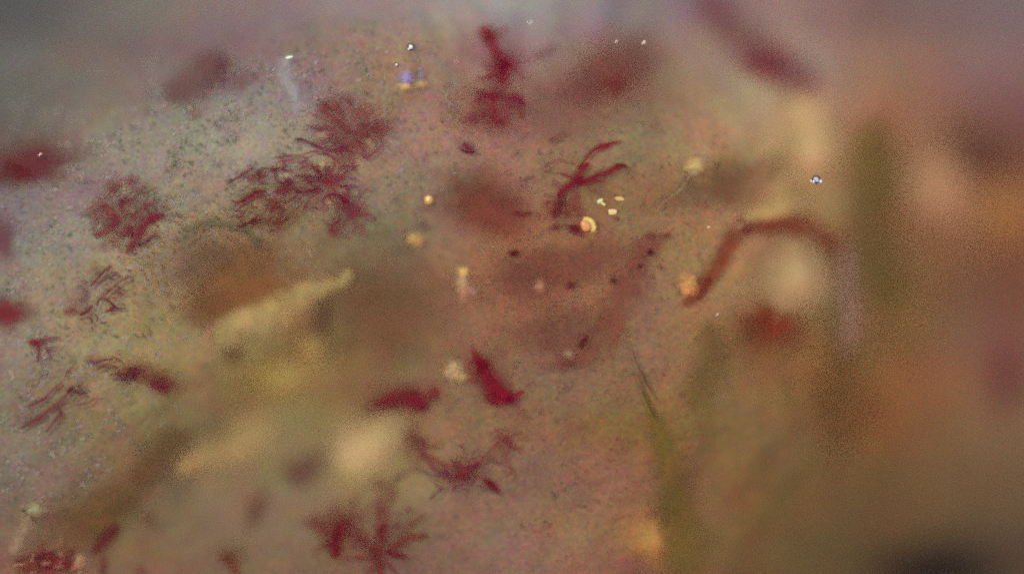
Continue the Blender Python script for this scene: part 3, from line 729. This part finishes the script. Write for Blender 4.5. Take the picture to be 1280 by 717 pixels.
C('red_pigment_cell', 'round blurred deep red spot below the curved rust red band', 'pigment cell', [B(967,406,38,32,0,(142,54,38),0.8,soft=1.4,rag=.15), B(955,425,66,52,0,(134,82,58),0.5,'halo',soft=1.2,rag=.15)], RED)
C('red_pigment_cell', 'blurred magenta edge of a cell at the right rim of the picture', 'pigment cell', [B(1287,478,12,42,0,(120,28,56),0.9,soft=1.1,rag=.2)], RED)
C('brown_pigment_cell', 'broad blurred dark brown cloud near the top right edge', 'pigment cell', [B(1238,186,56,38,-15,(104,64,56),0.6,soft=1.1,rag=.2)])
C('brown_pigment_cell', 'broad rusty brown cloud low in the right half', 'pigment cell', [B(1060,505,70,60,0,(146,92,52),0.4,soft=1.1,rag=.2)])
C('olive_pigment_band', 'upright blurred olive band between the yellow blur and the pink blur', 'pigment band', [S([(1106,120,26),(1108,180,38),(1112,250,40),(1122,320,42),(1132,420,36)],(120,96,50),0.5,'band',soft=1.5,rag=.1)])
C('olive_pigment_band', 'narrow upright olive band right of the red spot', 'pigment band', [S([(1050,290,18),(1053,350,20),(1058,420,22),(1060,500,24),(1050,580,22)],(116,92,56),0.28,'band',soft=1.3,rag=.1)])
C('olive_pigment_band', 'dim upright olive band straight above the wide olive wedge', 'pigment band', [S([(884,390,18),(886,450,24),(882,530,24)],(124,98,54),0.4,'band',soft=1.3,rag=.15)])
C('olive_pigment_band', 'olive wedge that starts as a dark hairline and widens to the bottom edge', 'pigment band',
  [S([(796,470,1.5),(803,488,2.6),(811,508,4.5),(821,534,9),(832,564,15),(845,602,23),(857,645,31),(867,695,36),(874,760,40)],(130,106,50),0.58,'band',soft=1.5,rag=.25,wob=.2), S([(800,480,1),(806,494,1.8),(813,510,2),(820,526,1.4)],(84,64,44),0.6,'dark_tip')])
C('corner_shade_patch', 'blurred blackish purple shade painted over the bottom right corner', 'pigment cell', [B(1212,738,95,32,-3,(32,24,36),0.95,soft=0.9,rag=.05)])  # corner darkening painted as a soft near-black patch
C('brown_pigment_cloud', 'brown cloud over the round scale edge at the left', 'pigment cloud', [B(300,350,68,46,25,(148,98,62),0.7,'cloud',soft=1.2,rag=.6), B(262,384,48,20,20,(126,80,52),0.6,'cloud',soft=1.2,rag=.5), B(255,320,60,32,10,(140,106,80),0.5,'cloud',soft=1.2,rag=.8)])
C('brown_pigment_cloud', 'long brown red cloud slanting below the dark dots, right of the centre', 'pigment cloud', [S([(838,290,9),(806,322,15),(786,350,21),(766,382,23),(738,420,20),(708,450,14),(670,470,9)],(138,78,66),0.6,'cloud',soft=1.6,rag=1.3,grain=24.0,wob=.6)])
C('brown_pigment_cloud', 'flat brown cloud above the short dark dash near the centre', 'pigment cloud', [B(700,416,62,28,5,(132,82,68),0.7,'cloud',soft=1.2,rag=.6)])
C('brown_pigment_cloud', 'wide brown cloud under the orange oil droplet', 'pigment cloud', [B(705,330,84,30,8,(138,80,66),0.7,'cloud',soft=1.2,rag=.6), B(655,350,50,36,0,(132,76,66),0.5,'cloud',soft=1.2,rag=.6)])
C('brown_pigment_cloud', 'dark brown haze right of the small droplet with a filament', 'pigment cloud', [B(908,228,64,34,20,(124,86,62),0.7,'cloud',soft=1.2,rag=.8)])
C('brown_pigment_cloud', 'olive brown cloud below the two pale droplets left of the centre', 'pigment cloud', [B(480,385,72,60,0,(132,92,66),0.4,'cloud',soft=1.3,rag=.4)])
C('brown_pigment_cloud', 'purplish brown fold under the upper yellow streak', 'pigment cloud', [B(402,398,12,20,-20,(104,76,64),0.75,'cloud',soft=1.2,rag=.3)])
C('brown_pigment_cloud', 'small rusty cloud left of the lower yellow patches', 'pigment cloud', [B(290,446,13,14,0,(124,86,58),0.6,'cloud',**FZ)])
C('brown_pigment_cloud', 'brown streak slanting beside the pointed yellow wedge at the lower left', 'pigment cloud', [S([(165,616,14),(188,588,19),(214,560,18),(240,540,10)],(126,88,60),0.55,'cloud',soft=1.2,rag=.4)])
C('brown_pigment_cloud', 'rusty brown cloud above the mottled corner cell', 'pigment cloud', [B(120,645,90,34,38,(130,90,56),0.65,'cloud',soft=1.2,rag=.7)])

# ---- dark dots
SP = 'dark red dots scattered right of the centre'
for x, y, rx, ry, col, lab in [
  (642.5,316,8.5,4.6,(84,8,30),'dark crimson oval dot alone left of the brown cloud under the droplet'),
  (812.5,315.5,4.2,4.2,(78,10,30),'darkest small round dot at the upper end of the long slanting cloud'),
  (800,333,3.6,4.2,(100,44,54),'small dull dot just below left of the darkest round dot'),
  (767,350.5,5.2,4.6,(100,40,46),'maroon dot on the middle of the long slanting cloud'),
  (713.5,356,6,5,(106,42,50),'maroon dot on the lower right of the wide brown cloud'),
  (713,454,9,4,(118,66,58),'brown smear below the short dark dash'),
  (834,294,5,3.4,(112,58,52),'reddish dot at the upper right of the dotted area'),
  (812,294,7,5,(128,68,58),'pale rusty dot above the darkest round dot'),
  (826,334,3.4,4,(114,62,58),'faint brown dot to the right of the dull dot'),
  (790,298,1.8,1.8,(96,72,64),'very small grey brown dot left of the pale rusty dot'),
  (772.5,274,2.2,3.4,(96,34,34),'small upright dark red dot below the yellow crystals'),
  (529,281,4,4.4,(112,72,88),'purple dot between the two droplets left of the centre'),
  (823,322,2.2,2,(118,66,62),'tiny brown dot right beside the darkest round dot'),
  (804,322,2,1.7,(108,62,62),'tiny brown dot between the darkest dot and the dull dot')]:
    C('pigment_dot', lab, 'dot', [B(x,y,rx,ry,8,col,0.92,'dot',soft=0.8,rag=.3)], SP)
C('pigment_dash', 'short upright dark red dash near the centre', 'dash', [S([(725,436,2),(728,430,3.6),(732,424,3.4),(733,418,1.4)],(96,32,38),0.9,'dash')])
GS = 'dark green specks on the skin'
for x, y, r, lab in [(227,185,3.2,'green speck leftmost of the row above the wavy fingered cell'),(233,178.5,2.4,'olive speck touching the leftmost green speck'),
  (252,181,3,'darkest green speck at the middle of the row'),(247,188.5,3.2,'green speck just below the darkest speck'),(241,182,2.4,'faint speck between the left and the middle green specks'),
  (284.8,176,3.2,'olive speck at the right end of the row'),(272,178,2.6,'pale olive speck left of the right end of the row'),(238,204,2.4,'grey speck below the row of green specks'),
  (219,207.5,3.4,'brownish speck below the left end of the row'),(269,154.5,3,'green speck high above the row'),(253,157.5,2.6,'faint speck left of the high green speck'),
  (459.5,118,3,'dark green speck above the dusty red bushy cell'),(747.5,278.5,2.4,'dark green speck right of the orange oil droplet'),
  (792,466.5,2.6,'dark green speck at the top of the hairline'),(484,222,1.8,'grey green speck right of the violet smears'),(681,652,2.6,'grey speck on the pinkish skin at the lower middle'),
  (702,603,2.2,'green speck higher up on the pinkish skin at the lower middle'),(731,633,3,'brown speck right of the grey speck at the lower middle')]:
    C('pigment_speck', lab, 'speck', [B(x,y,r,r*.85,20,(74,72,52),0.8,'speck',soft=0.9,rag=.5)], GS)
C('skin_hair', 'fine dark hairline running down into the olive wedge', 'hairline', [S([(788,424,.7),(791,438,.8),(795,452,1.2),(801,464,1.5),(807,476,1.5),(814,489,1.3),(820,500,.9)],(78,50,42),0.85,'hairline',wob=.15)])
C('skin_hair', 'pale filament running from the small blurred droplet to the lower left', 'filament', [S([(863,217,1.2),(855,231,1.7),(846,241,1.7),(832,250,1.4),(822,262,1)],(164,134,108),0.45,'filament',wob=.15)])
C('scale_rim', 'grey olive arc marking the rim of a round scale at the left', 'scale rim', [S([(228,292,2.6),(243,283,4),(258,277.5,5),(280,278,5),(300,284,5),(316,297,4.4),(326,312,3)],(104,96,70),0.6,'arc',soft=1.1,rag=.4)])

# ---- yellow and pale patches
YE = (204, 172, 122)
def patch(lab, specs, name='yellow_patch', cat='yellow patch'):
    # pale tissue is the brightest thing in the field
    out = []
    for p, k, d, c, st, kw in specs:
        c = tuple(min(255, int(v*g+a)) for v, g, a in zip(c, (1.04, 1.03, 1.0), (10, 7, 2))) if c != YE else c
        out.append((p, k, d, c, st, kw))
    return C(name, lab, cat, out)
K = dict(soft=.6, rag=.15)
patch('large blurred pale yellow patch in the lower middle, left of the crimson bar', [S([(410,592,14),(428,580,30),(450,566,36),(470,552,32),(490,536,22),(508,522,12)],YE,0.95,'patch',soft=.9,rag=.1),
   B(438,582,26,20,30,(206,172,104),0.55,'bright_centre',**FZ), B(494,530,22,12,40,(168,134,108),0.6,'pink_end',**FZ)])
patch('upper yellow streak slanting up right below the round scale edge', [S([(262,440,18),(300,412,22),(340,390,23),(372,373,18),(396,360,14),(420,350,12),(442,337,8)],(182,152,106),0.75,'streak',soft=1.4,rag=.8,grain=16.0,wob=.5),
   B(408,357,14,7,30,(182,156,104),0.6,'bright_spot',**FZ), B(432,343,8,6,20,(184,152,110),0.6,'bright_spot',**FZ)])
patch('pointed yellow wedge at the lower left, beside the brown slanting streak', [S([(212,592,7),(230,582,16),(258,566,24),(290,554,28),(322,543,28),(352,533,20)],(182,154,108),0.7,'wedge',soft=1.3,rag=.6,grain=22.0), B(230,585,16,11,30,(192,158,100),0.6,'tip',**FZ)])
patch('wide dull yellow patch below the upper yellow streak', [B(343,476,44,25,5,(186,156,96),0.85,'patch',soft=1.1,rag=.2), B(328,472,16,12,0,(196,158,92),0.5,'bright_spot',**FZ)])
patch('small round orange yellow patch right of the wide dull one', [B(385,436,18,17,0,(180,142,92),0.85,'patch',soft=1.1,rag=.15)])
patch('yellowish green cream patch near the lower left corner', [B(42,637,14,9,15,(162,150,116),0.85,'patch',**FZ), S([(40,640,9),(30,655,11),(22,675,10),(14,700,9)],(156,132,112),0.6,'pale_arm',**FZ)])
patch('upright cream patch at the bottom left, right of the mottled cell', [S([(104,692,6),(98,702,8),(95,714,9),(92,726,9)],(178,142,114),0.8,'patch',**FZ)])
patch('tall blurred yellow patch at the upper right', [S([(1004,95,22),(1011,135,38),(1018,180,42),(1022,245,40)],(206,168,126),0.9,'patch',soft=1.0,rag=.1)])
patch('blurred yellow pink strip along the top of the curved rust red band', [S([(925,277,7),(948,263,13),(975,258,17),(1005,252,22),(1035,246,24)],(186,150,104),0.85,'strip',soft=1.0,rag=.15), B(925,282,11,6,30,(172,122,100),0.7,'pink_end',**FZ)])
patch('large blurred beige patch under the curved rust red band', [B(1003,345,56,56,0,(190,154,116),0.95,'patch',soft=1.0,rag=.1)], 'pale_patch', 'pale patch')
patch('large blurred pinkish patch at the right, beyond the olive band', [B(1192,228,62,78,0,(184,136,108),0.88,'patch',soft=1.1,rag=.1), B(1186,310,50,70,0,(150,104,76),0.5,'lower_part',soft=1.1,rag=.1)], 'pale_patch', 'pale patch')
patch('thin blurred upright pink grey streak under the right end of the curved rust red band', [S([(1064,300,8),(1067,350,11),(1070,400,11),(1072,450,8)],(164,128,122),0.6,'streak',soft=1.3,rag=.15)], 'pale_patch', 'pale patch')
patch('dim upright yellowish streak between the two olive bands and the rusty cloud', [S([(1160,380,26),(1156,430,32),(1150,480,28)],(146,106,66),0.45,'streak',soft=1.3,rag=.15)], 'pale_patch', 'pale patch')
patch('blurred orange spot on the right edge of the picture', [B(1282,262,48,44,0,(172,118,76),0.7,'patch',soft=1.1,rag=.1)], 'pale_patch', 'pale patch')
patch('blurred orange patch at the bottom, right of the middle', [B(815,672,36,33,0,(196,140,86),0.92,'patch',soft=1.0,rag=.1)], 'pale_patch', 'pale patch')
patch('pale lavender vertical streak at the upper left of the wavy fingered cell', [S([(362,62,8),(362,95,14),(366,125,14),(366,150,10)],(152,146,156),0.6,'streak',**FZ)], 'pale_patch', 'pale patch')
patch('small pinkish white wedge left of the thick crimson cell', [S([(552,468,5),(564,464,10),(576,459,15),(585,455,12)],(184,150,120),0.9,'wedge',**FZ), B(574,471,12,7,0,(190,160,110),0.5,'yellow_base',**FZ)], 'pale_patch', 'pale patch')
patch('pinkish cream splash near the centre with a yellow top', [B(577,354,11,16,10,(186,140,114),0.9,'splash',**FZ), B(579,339,7,7.5,0,(204,166,108),0.9,'yellow_top',**FZ), B(590,364,9,6,-40,(160,124,118),0.6,'lower_tip',**FZ)], 'pale_patch', 'pale patch')
patch('faint pinkish spot right of the cream splash', [B(674,358,8,7,0,(180,122,100),0.85,'spot',**FZ)], 'pale_patch', 'pale patch')
patch('faint pale spot below the flat brown cloud', [B(710,442,8,6,0,(160,122,108),0.7,'spot',**FZ)], 'pale_patch', 'pale patch')
patch('elongated orange blob at the lower left end of the curved rust red band', [S([(853,374,8),(859,364,12),(866,353,12),(874,343,9)],(206,142,94),0.9,'blob',soft=1.0,rag=.5,wob=.5), B(862,358,7,5,30,(222,160,110),0.6,'bright_centre',**FZ)], 'orange_blob', 'orange blob')
patch('pale cream loop inside the wavy fingered cell', [B(403,206,9,6,10,(178,138,112),0.8,'gap',soft=.8,rag=.3)], 'pale_patch', 'pale patch')
patch('smaller cream gap left of the pale loop in the wavy fingered cell', [B(355,220,7,4,0,(178,140,120),0.8,'gap',soft=.8,rag=.3)], 'pale_patch', 'pale patch')
patch('cream gap between the two dark knots of the wavy fingered cell', [B(412,255,8,5,-20,(158,124,106),0.7,'gap',soft=.8,rag=.3)], 'pale_patch', 'pale patch')
patch('cream gap between the lower arms of the dusty red bushy cell', [B(464,180,8,8,0,(160,126,102),0.7,'gap',soft=.8,rag=.3)], 'pale_patch', 'pale patch')
patch('pale gap in the upper left of the dusty red bushy cell', [B(402,169,13,6,-10,(152,116,106),0.75,'gap',soft=.8,rag=.3)], 'pale_patch', 'pale patch')
C('iridescent_glint', 'violet glint with a yellow foot at the top, under two tiny bubbles', 'glint', [B(507,97,7.5,10,0,(172,140,200),0.85,'violet_part',soft=1.2,rag=.1),  # violet flare painted as pale pigment
   B(506,108,9,5,0,(214,172,112),0.9,'yellow_foot',soft=1.2,rag=.1,up=.5)])
C('iridescent_glint', 'fainter bluish glint with a yellow foot right beside the violet one', 'glint', [B(525,94,5,7,0,(140,124,160),0.6,'violet_part',soft=1.2,rag=.1),  # second flare, likewise put into the colour
   B(526,105,8.5,5.5,0,(190,152,108),0.85,'yellow_foot',soft=1.2,rag=.1,up=.5)])

# ---- solid little bodies: droplets, crystals, bubbles
def lump(name, cx, cy, rx, ry, hgt, mat, parent=None, org=None, lift=0.0, ang=0, seed=0, wob=0.08, z=None, cut=None):
    """closed, slightly uneven rounded body half sunk in the skin"""
    z0 = (Zpx(cx, cy) if z is None else z) + lift
    NS, NR = 20, 12
    a0 = R(ang); verts, faces = [], []
    X0, Y0 = px(cx, cy)
    for i in range(NR+1):
        ph = math.pi*i/NR
        for j in range(NS):
            th = 2*math.pi*j/NS
            k = 1+wob*mn.noise(Vector((math.cos(th)*1.6+seed*3.1, math.sin(th)*1.6, math.cos(ph)*1.6)))*2
            u = math.sin(ph)*math.cos(th)*rx*k; v = math.sin(ph)*math.sin(th)*ry*k
            if cut: u = max(u, -rx*cut[0]); v = max(v, -ry*cut[1]); v = min(v, ry*cut[2]) if len(cut) > 2 else v
            w = math.cos(ph)*hgt
            verts.append((X0+(u*math.cos(a0)-v*math.sin(a0))*U, Y0+(u*math.sin(a0)+v*math.cos(a0))*U, (z0+w)*U))
    for i in range(NR):
        for j in range(NS):
            a = i*NS+j; b = i*NS+(j+1) % NS
            faces.append((a, a+NS, b+NS, b))
    o = org or (X0, Y0, z0*U)
    return link_mesh(name, verts, faces, mat, parent, o)

def empty_at(name, cx, cy, label, cat, group=None, z=None):
    X, Y = px(cx, cy)
    e = bpy.data.objects.new(name, None); sc.collection.objects.link(e); e.empty_display_size = .01
    e.location = (X, Y, (Zpx(cx, cy) if z is None else z)*U); tag(e, label, cat, group)
    return e, tuple(e.location)

e, o = empty_at('oil_droplet', 733, 281, 'largest orange droplet with a bright yellow crescent, beside the dark clump of the tree-like cell', 'droplet')
lump('droplet_body', 732.5, 282, 8.2, 8.0, 5, solid((226,152,92), .35), e, o, 1.5, seed=1, wob=.12)
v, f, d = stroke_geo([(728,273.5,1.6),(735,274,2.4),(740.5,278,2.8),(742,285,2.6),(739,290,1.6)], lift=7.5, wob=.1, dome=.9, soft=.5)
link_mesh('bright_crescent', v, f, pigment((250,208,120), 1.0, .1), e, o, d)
v, f, d = blob_geo(724, 283, 7, 7, 0, lift=3, dome=.2); link_mesh('faded_edge', v, f, pigment((176,96,66), .8, .3), e, o, d)
e, o = empty_at('oil_droplet', 535.5, 249, 'small round yellow droplet with a bright core, upper of the pair left of the centre', 'droplet')
lump('droplet_body', 535.5, 249.3, 6.3, 6.3, 4, solid((212,160,92), .35), e, o, 1.5, seed=2)
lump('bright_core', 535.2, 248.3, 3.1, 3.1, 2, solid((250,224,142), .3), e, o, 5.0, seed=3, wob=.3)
e, o = empty_at('oil_droplet', 518, 299, 'blurred dull orange droplet, lower of the pair left of the centre', 'droplet')
v, f, d = blob_geo(518, 299.5, 10.5, 9, 0, lift=5, soft=.7); link_mesh('droplet_body', v, f, pigment((196,146,98), .95, .1), e, o, d)
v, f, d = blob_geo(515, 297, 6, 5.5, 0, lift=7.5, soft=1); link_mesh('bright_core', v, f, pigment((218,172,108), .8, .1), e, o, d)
e, o = empty_at('oil_droplet', 869, 207.5, 'blurred yellow orange droplet with a pale filament at its foot', 'droplet')
v, f, d = blob_geo(868, 208, 11.5, 9.5, 0, lift=5, soft=.6); link_mesh('droplet_body', v, f, pigment((208,166,110), .95, .1), e, o, d)
v, f, d = blob_geo(866, 216, 7, 6, 0, lift=7.5, soft=1); link_mesh('faded_foot', v, f, pigment((176,140,114), .7, .1), e, o, d)
YC = 'yellow crystals beside the orange droplet'
tag(lump('yellow_crystal', 765.5, 264.6, 6.2, 4.4, 2.2, solid((232,206,132), .3), lift=2, seed=4, cut=(.8, 1, .75)), 'yellow crystal with a flat top, lowest of the three', 'crystal', YC)
tag(lump('yellow_crystal', 774.5, 248.6, 6.2, 3.0, 2, solid((216,182,104), .3), lift=2, seed=5, ang=-6), 'slim golden lens-shaped crystal, the upper right of the three', 'crystal', YC)
e, o = empty_at('yellow_crystal', 751, 252.5, 'pale crumbly crystal in two pieces, left of the three', 'crystal', YC)
lump('piece', 750, 251.4, 3.8, 2.8, 2, solid((240,224,164), .3), e, o, 2.2, seed=6, ang=20, wob=.3)
lump('piece', 754.2, 255, 3.6, 2.3, 1.6, solid((222,198,128), .3), e, o, 2.0, seed=7, ang=-30, wob=.3)
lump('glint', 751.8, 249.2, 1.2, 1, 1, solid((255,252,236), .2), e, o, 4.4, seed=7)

def bubble(cx, cy, r, label, z=None, rim=True, core=(255, 244, 240), grp='tiny air bubbles on the skin'):  # sparkle painted through white body and glint colours, not a reflection
    z0 = (Zpx(cx, cy) if z is None else z) + 2.0
    e, o = empty_at('air_bubble', cx, cy, label, 'bubble', grp, z0)
    if rim:
        NS, NT = 24, 6; verts, faces = [], []
        X0, Y0 = px(cx, cy)
        for i in range(NS):
            th = 2*math.pi*i/NS
            for j in range(NT):
                p = 2*math.pi*j/NT; rr = r*1.25+r*.28*math.cos(p)
                verts.append((X0+rr*math.cos(th)*U, Y0+rr*math.sin(th)*U, (z0+r*.25*math.sin(p))*U))
        for i in range(NS):
            for j in range(NT):
                faces.append((i*NT+j, ((i+1) % NS)*NT+j, ((i+1) % NS)*NT+(j+1) % NT, i*NT+(j+1) % NT))
        link_mesh('rim', verts, faces, solid((78, 54, 82), .4), e, o)
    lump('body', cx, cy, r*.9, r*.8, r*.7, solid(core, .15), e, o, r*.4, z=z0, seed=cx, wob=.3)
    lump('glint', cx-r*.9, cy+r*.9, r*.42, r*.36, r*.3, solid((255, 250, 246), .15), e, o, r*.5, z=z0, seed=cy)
    return e
bubble(513.4, 58.6, 3.0, 'brightest tiny bubble with a dark ring, above the violet glint')
bubble(495.6, 80.8, 1.7, 'smaller bubble with a glint, left of the violet glint', core=(255, 220, 210))
bubble(570.4, 74.6, 1.1, 'very small bubble between the violet glint and the crimson star', rim=False)
bubble(51, 192.5, 1.9, 'tiny pink bubble on the blurred red blotch at the left edge', rim=False, core=(246, 170, 176), z=0)
bubble(771, 51, 1.6, 'tiny pinkish bubble, left of the two above the rusty cell', rim=False, core=(240, 196, 190), z=-8)
bubble(805.4, 52.4, 2.4, 'tiny pinkish bubble, right of the two above the rusty cell', rim=False, core=(240, 206, 196), z=-8)
bubble(885.6, 283.6, 1.3, 'very small white bubble above the curved rust red band', rim=False, z=0)
bubble(897, 392.4, 1.6, 'very small pale bubble below the orange blob', rim=False, core=(222, 200, 170), z=0)
bubble(664.5, 26.6, 2.6, 'faint greenish bubble at the top right of the crimson star', rim=False, core=(178, 180, 150), z=-12)
e = bubble(1020.5, 224, 3.6, 'greyish white bubble with a ragged rim on the tall yellow patch at the upper right', rim=True, core=(206, 206, 214), z=-6)
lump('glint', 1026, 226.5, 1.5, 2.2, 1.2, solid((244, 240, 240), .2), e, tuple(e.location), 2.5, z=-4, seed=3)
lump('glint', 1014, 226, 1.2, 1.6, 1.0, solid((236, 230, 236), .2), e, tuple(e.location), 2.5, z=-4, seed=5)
v, f, d = stroke_geo([(357, 72.6, 1.1), (361, 72, 1.4), (366.5, 71, 1.0)], lift=3-Zpx(361, 72), wob=.1, soft=.3, dome=.8)
tag(link_mesh('white_sparkle', v, f, pigment((255, 250, 228), 1.0, .0), None, (*px(361, 72), 0), d), 'tiny bright white sparkle painted on the lavender streak at the top left', 'sliver')  # spark of light painted as an opaque white strand

# ---- loose granules: nobody could count them
def granules(name, label, n, box, rr, cols, st, seed, dens=None, clump=0.0, elong=1.5, ang=None, rag=.4):
    q = random.Random(seed)
    verts, faces, ds, cc = [], [], [], []
    k = 0; NS = 8
    while k < n:
        x = q.uniform(box[0], box[2]); y = q.uniform(box[1], box[3])
        if dens and q.random() > dens(x, y): continue
        if clump:
            w = mn.noise(Vector((x/34.0, y/34.0, seed)))*.6 + mn.noise(Vector((x/11.0, y/11.0, seed+5)))*.6
            if w < clump*q.random(): continue
        k += 1
        r = q.uniform(*rr); el = q.uniform(1, elong); a = q.uniform(0, 6.28) if ang is None else R(q.gauss(ang, 15))
        ca, sa = math.cos(a), math.sin(a)
        z = 1.2 + q.random()*1.2
        b = len(verts); verts.append((x, y, z+r*.3)); ds.append(1.0)
        col = (*(s2l(q.choice(cols))/ILL*q.uniform(.8, 1.2)), 1.0); cc.append(col)
        for j in range(NS):
            t = 2*math.pi*j/NS; m = q.uniform(.8, 1.25)
            u, v = r*el*m*math.cos(t), r*m*math.sin(t)
            verts.append((x+(u*ca-v*sa), y-(u*sa+v*ca), z)); ds.append(0.0); cc.append(col)
        for j in range(NS): faces.append((b, b+1+j, b+1+(j+1) % NS))
    m, nt, N, L = new_mat(name)
    at = N.new('ShaderNodeAttribute'); at.attribute_name = 'pigment_amount'
    cn = N.new('ShaderNodeAttribute'); cn.attribute_name = 'tone'
    f = math_node(nt, 'MULTIPLY', math_node(nt, 'MULTIPLY', at.outputs['Fac'], 1.8, True), st)
    t = N.new('ShaderNodeBsdfTransparent'); p = N.new('ShaderNodeBsdfDiffuse'); L.new(cn.outputs['Color'], p.inputs[0])
    mx = N.new('ShaderNodeMixShader'); L.new(f, mx.inputs[0]); L.new(t.outputs[0], mx.inputs[1]); L.new(p.outputs[0], mx.inputs[2])
    o_ = N.new('ShaderNodeOutputMaterial'); L.new(mx.outputs[0], o_.inputs[0])
    o = link_mesh(name, on_skin(verts), faces, m, None, (0, 0, 0), ds)
    a = o.data.attributes.new('tone', 'FLOAT_COLOR', 'POINT'); a.data.foreach_set('color', np.array(cc, np.float32).ravel())
    tag(o, label, 'granules', None, 'stuff')
    return o
def left_zone(x, y): return float(gauss(x, y, 250, 190, 130, 75) + 0.7*gauss(x, y, 60, 450, 90, 130) + .5*gauss(x, y, 400, 90, 120, 50))
granules('olive_granules', 'fine olive and grey granules between the red cells at the upper left', 1500, (0, 20, 620, 640), (1.2, 2.8), [(112,114,92),(122,120,102),(128,112,100),(116,112,102)], .4, 3, left_zone, .25)
granules('pale_granules', 'fine cream and pinkish granules on the pale skin at the left', 1700, (0, 60, 640, 640), (1.6, 3.6), [(174,160,142),(166,148,146),(168,158,128),(160,146,146)], .38, 4, left_zone, .25)
granules('golden_granules', 'golden elongated granules beside the round scale edge', 900, (130, 255, 400, 450), (1.3, 2.8), [(186,150,98),(176,128,90),(112,84,66),(170,142,96),(188,136,110)], .5, 5,
         lambda x, y: float(gauss(x, y, 205, 330, 55, 60)+.7*gauss(x, y, 270, 310, 70, 35)), 0, 2.6, -35)
granules('brown_granules', 'fine reddish brown and grey granules over the middle of the skin', 1900, (440, 100, 930, 760), (1.2, 3.0), [(124,88,74),(132,84,74),(114,92,78),(166,136,118),(152,120,104),(124,100,86),(136,80,72)], .26, 6,
         lambda x, y: float(gauss(x, y, 690, 260, 150, 140)+.8*gauss(x, y, 700, 580, 120, 120)), .15)
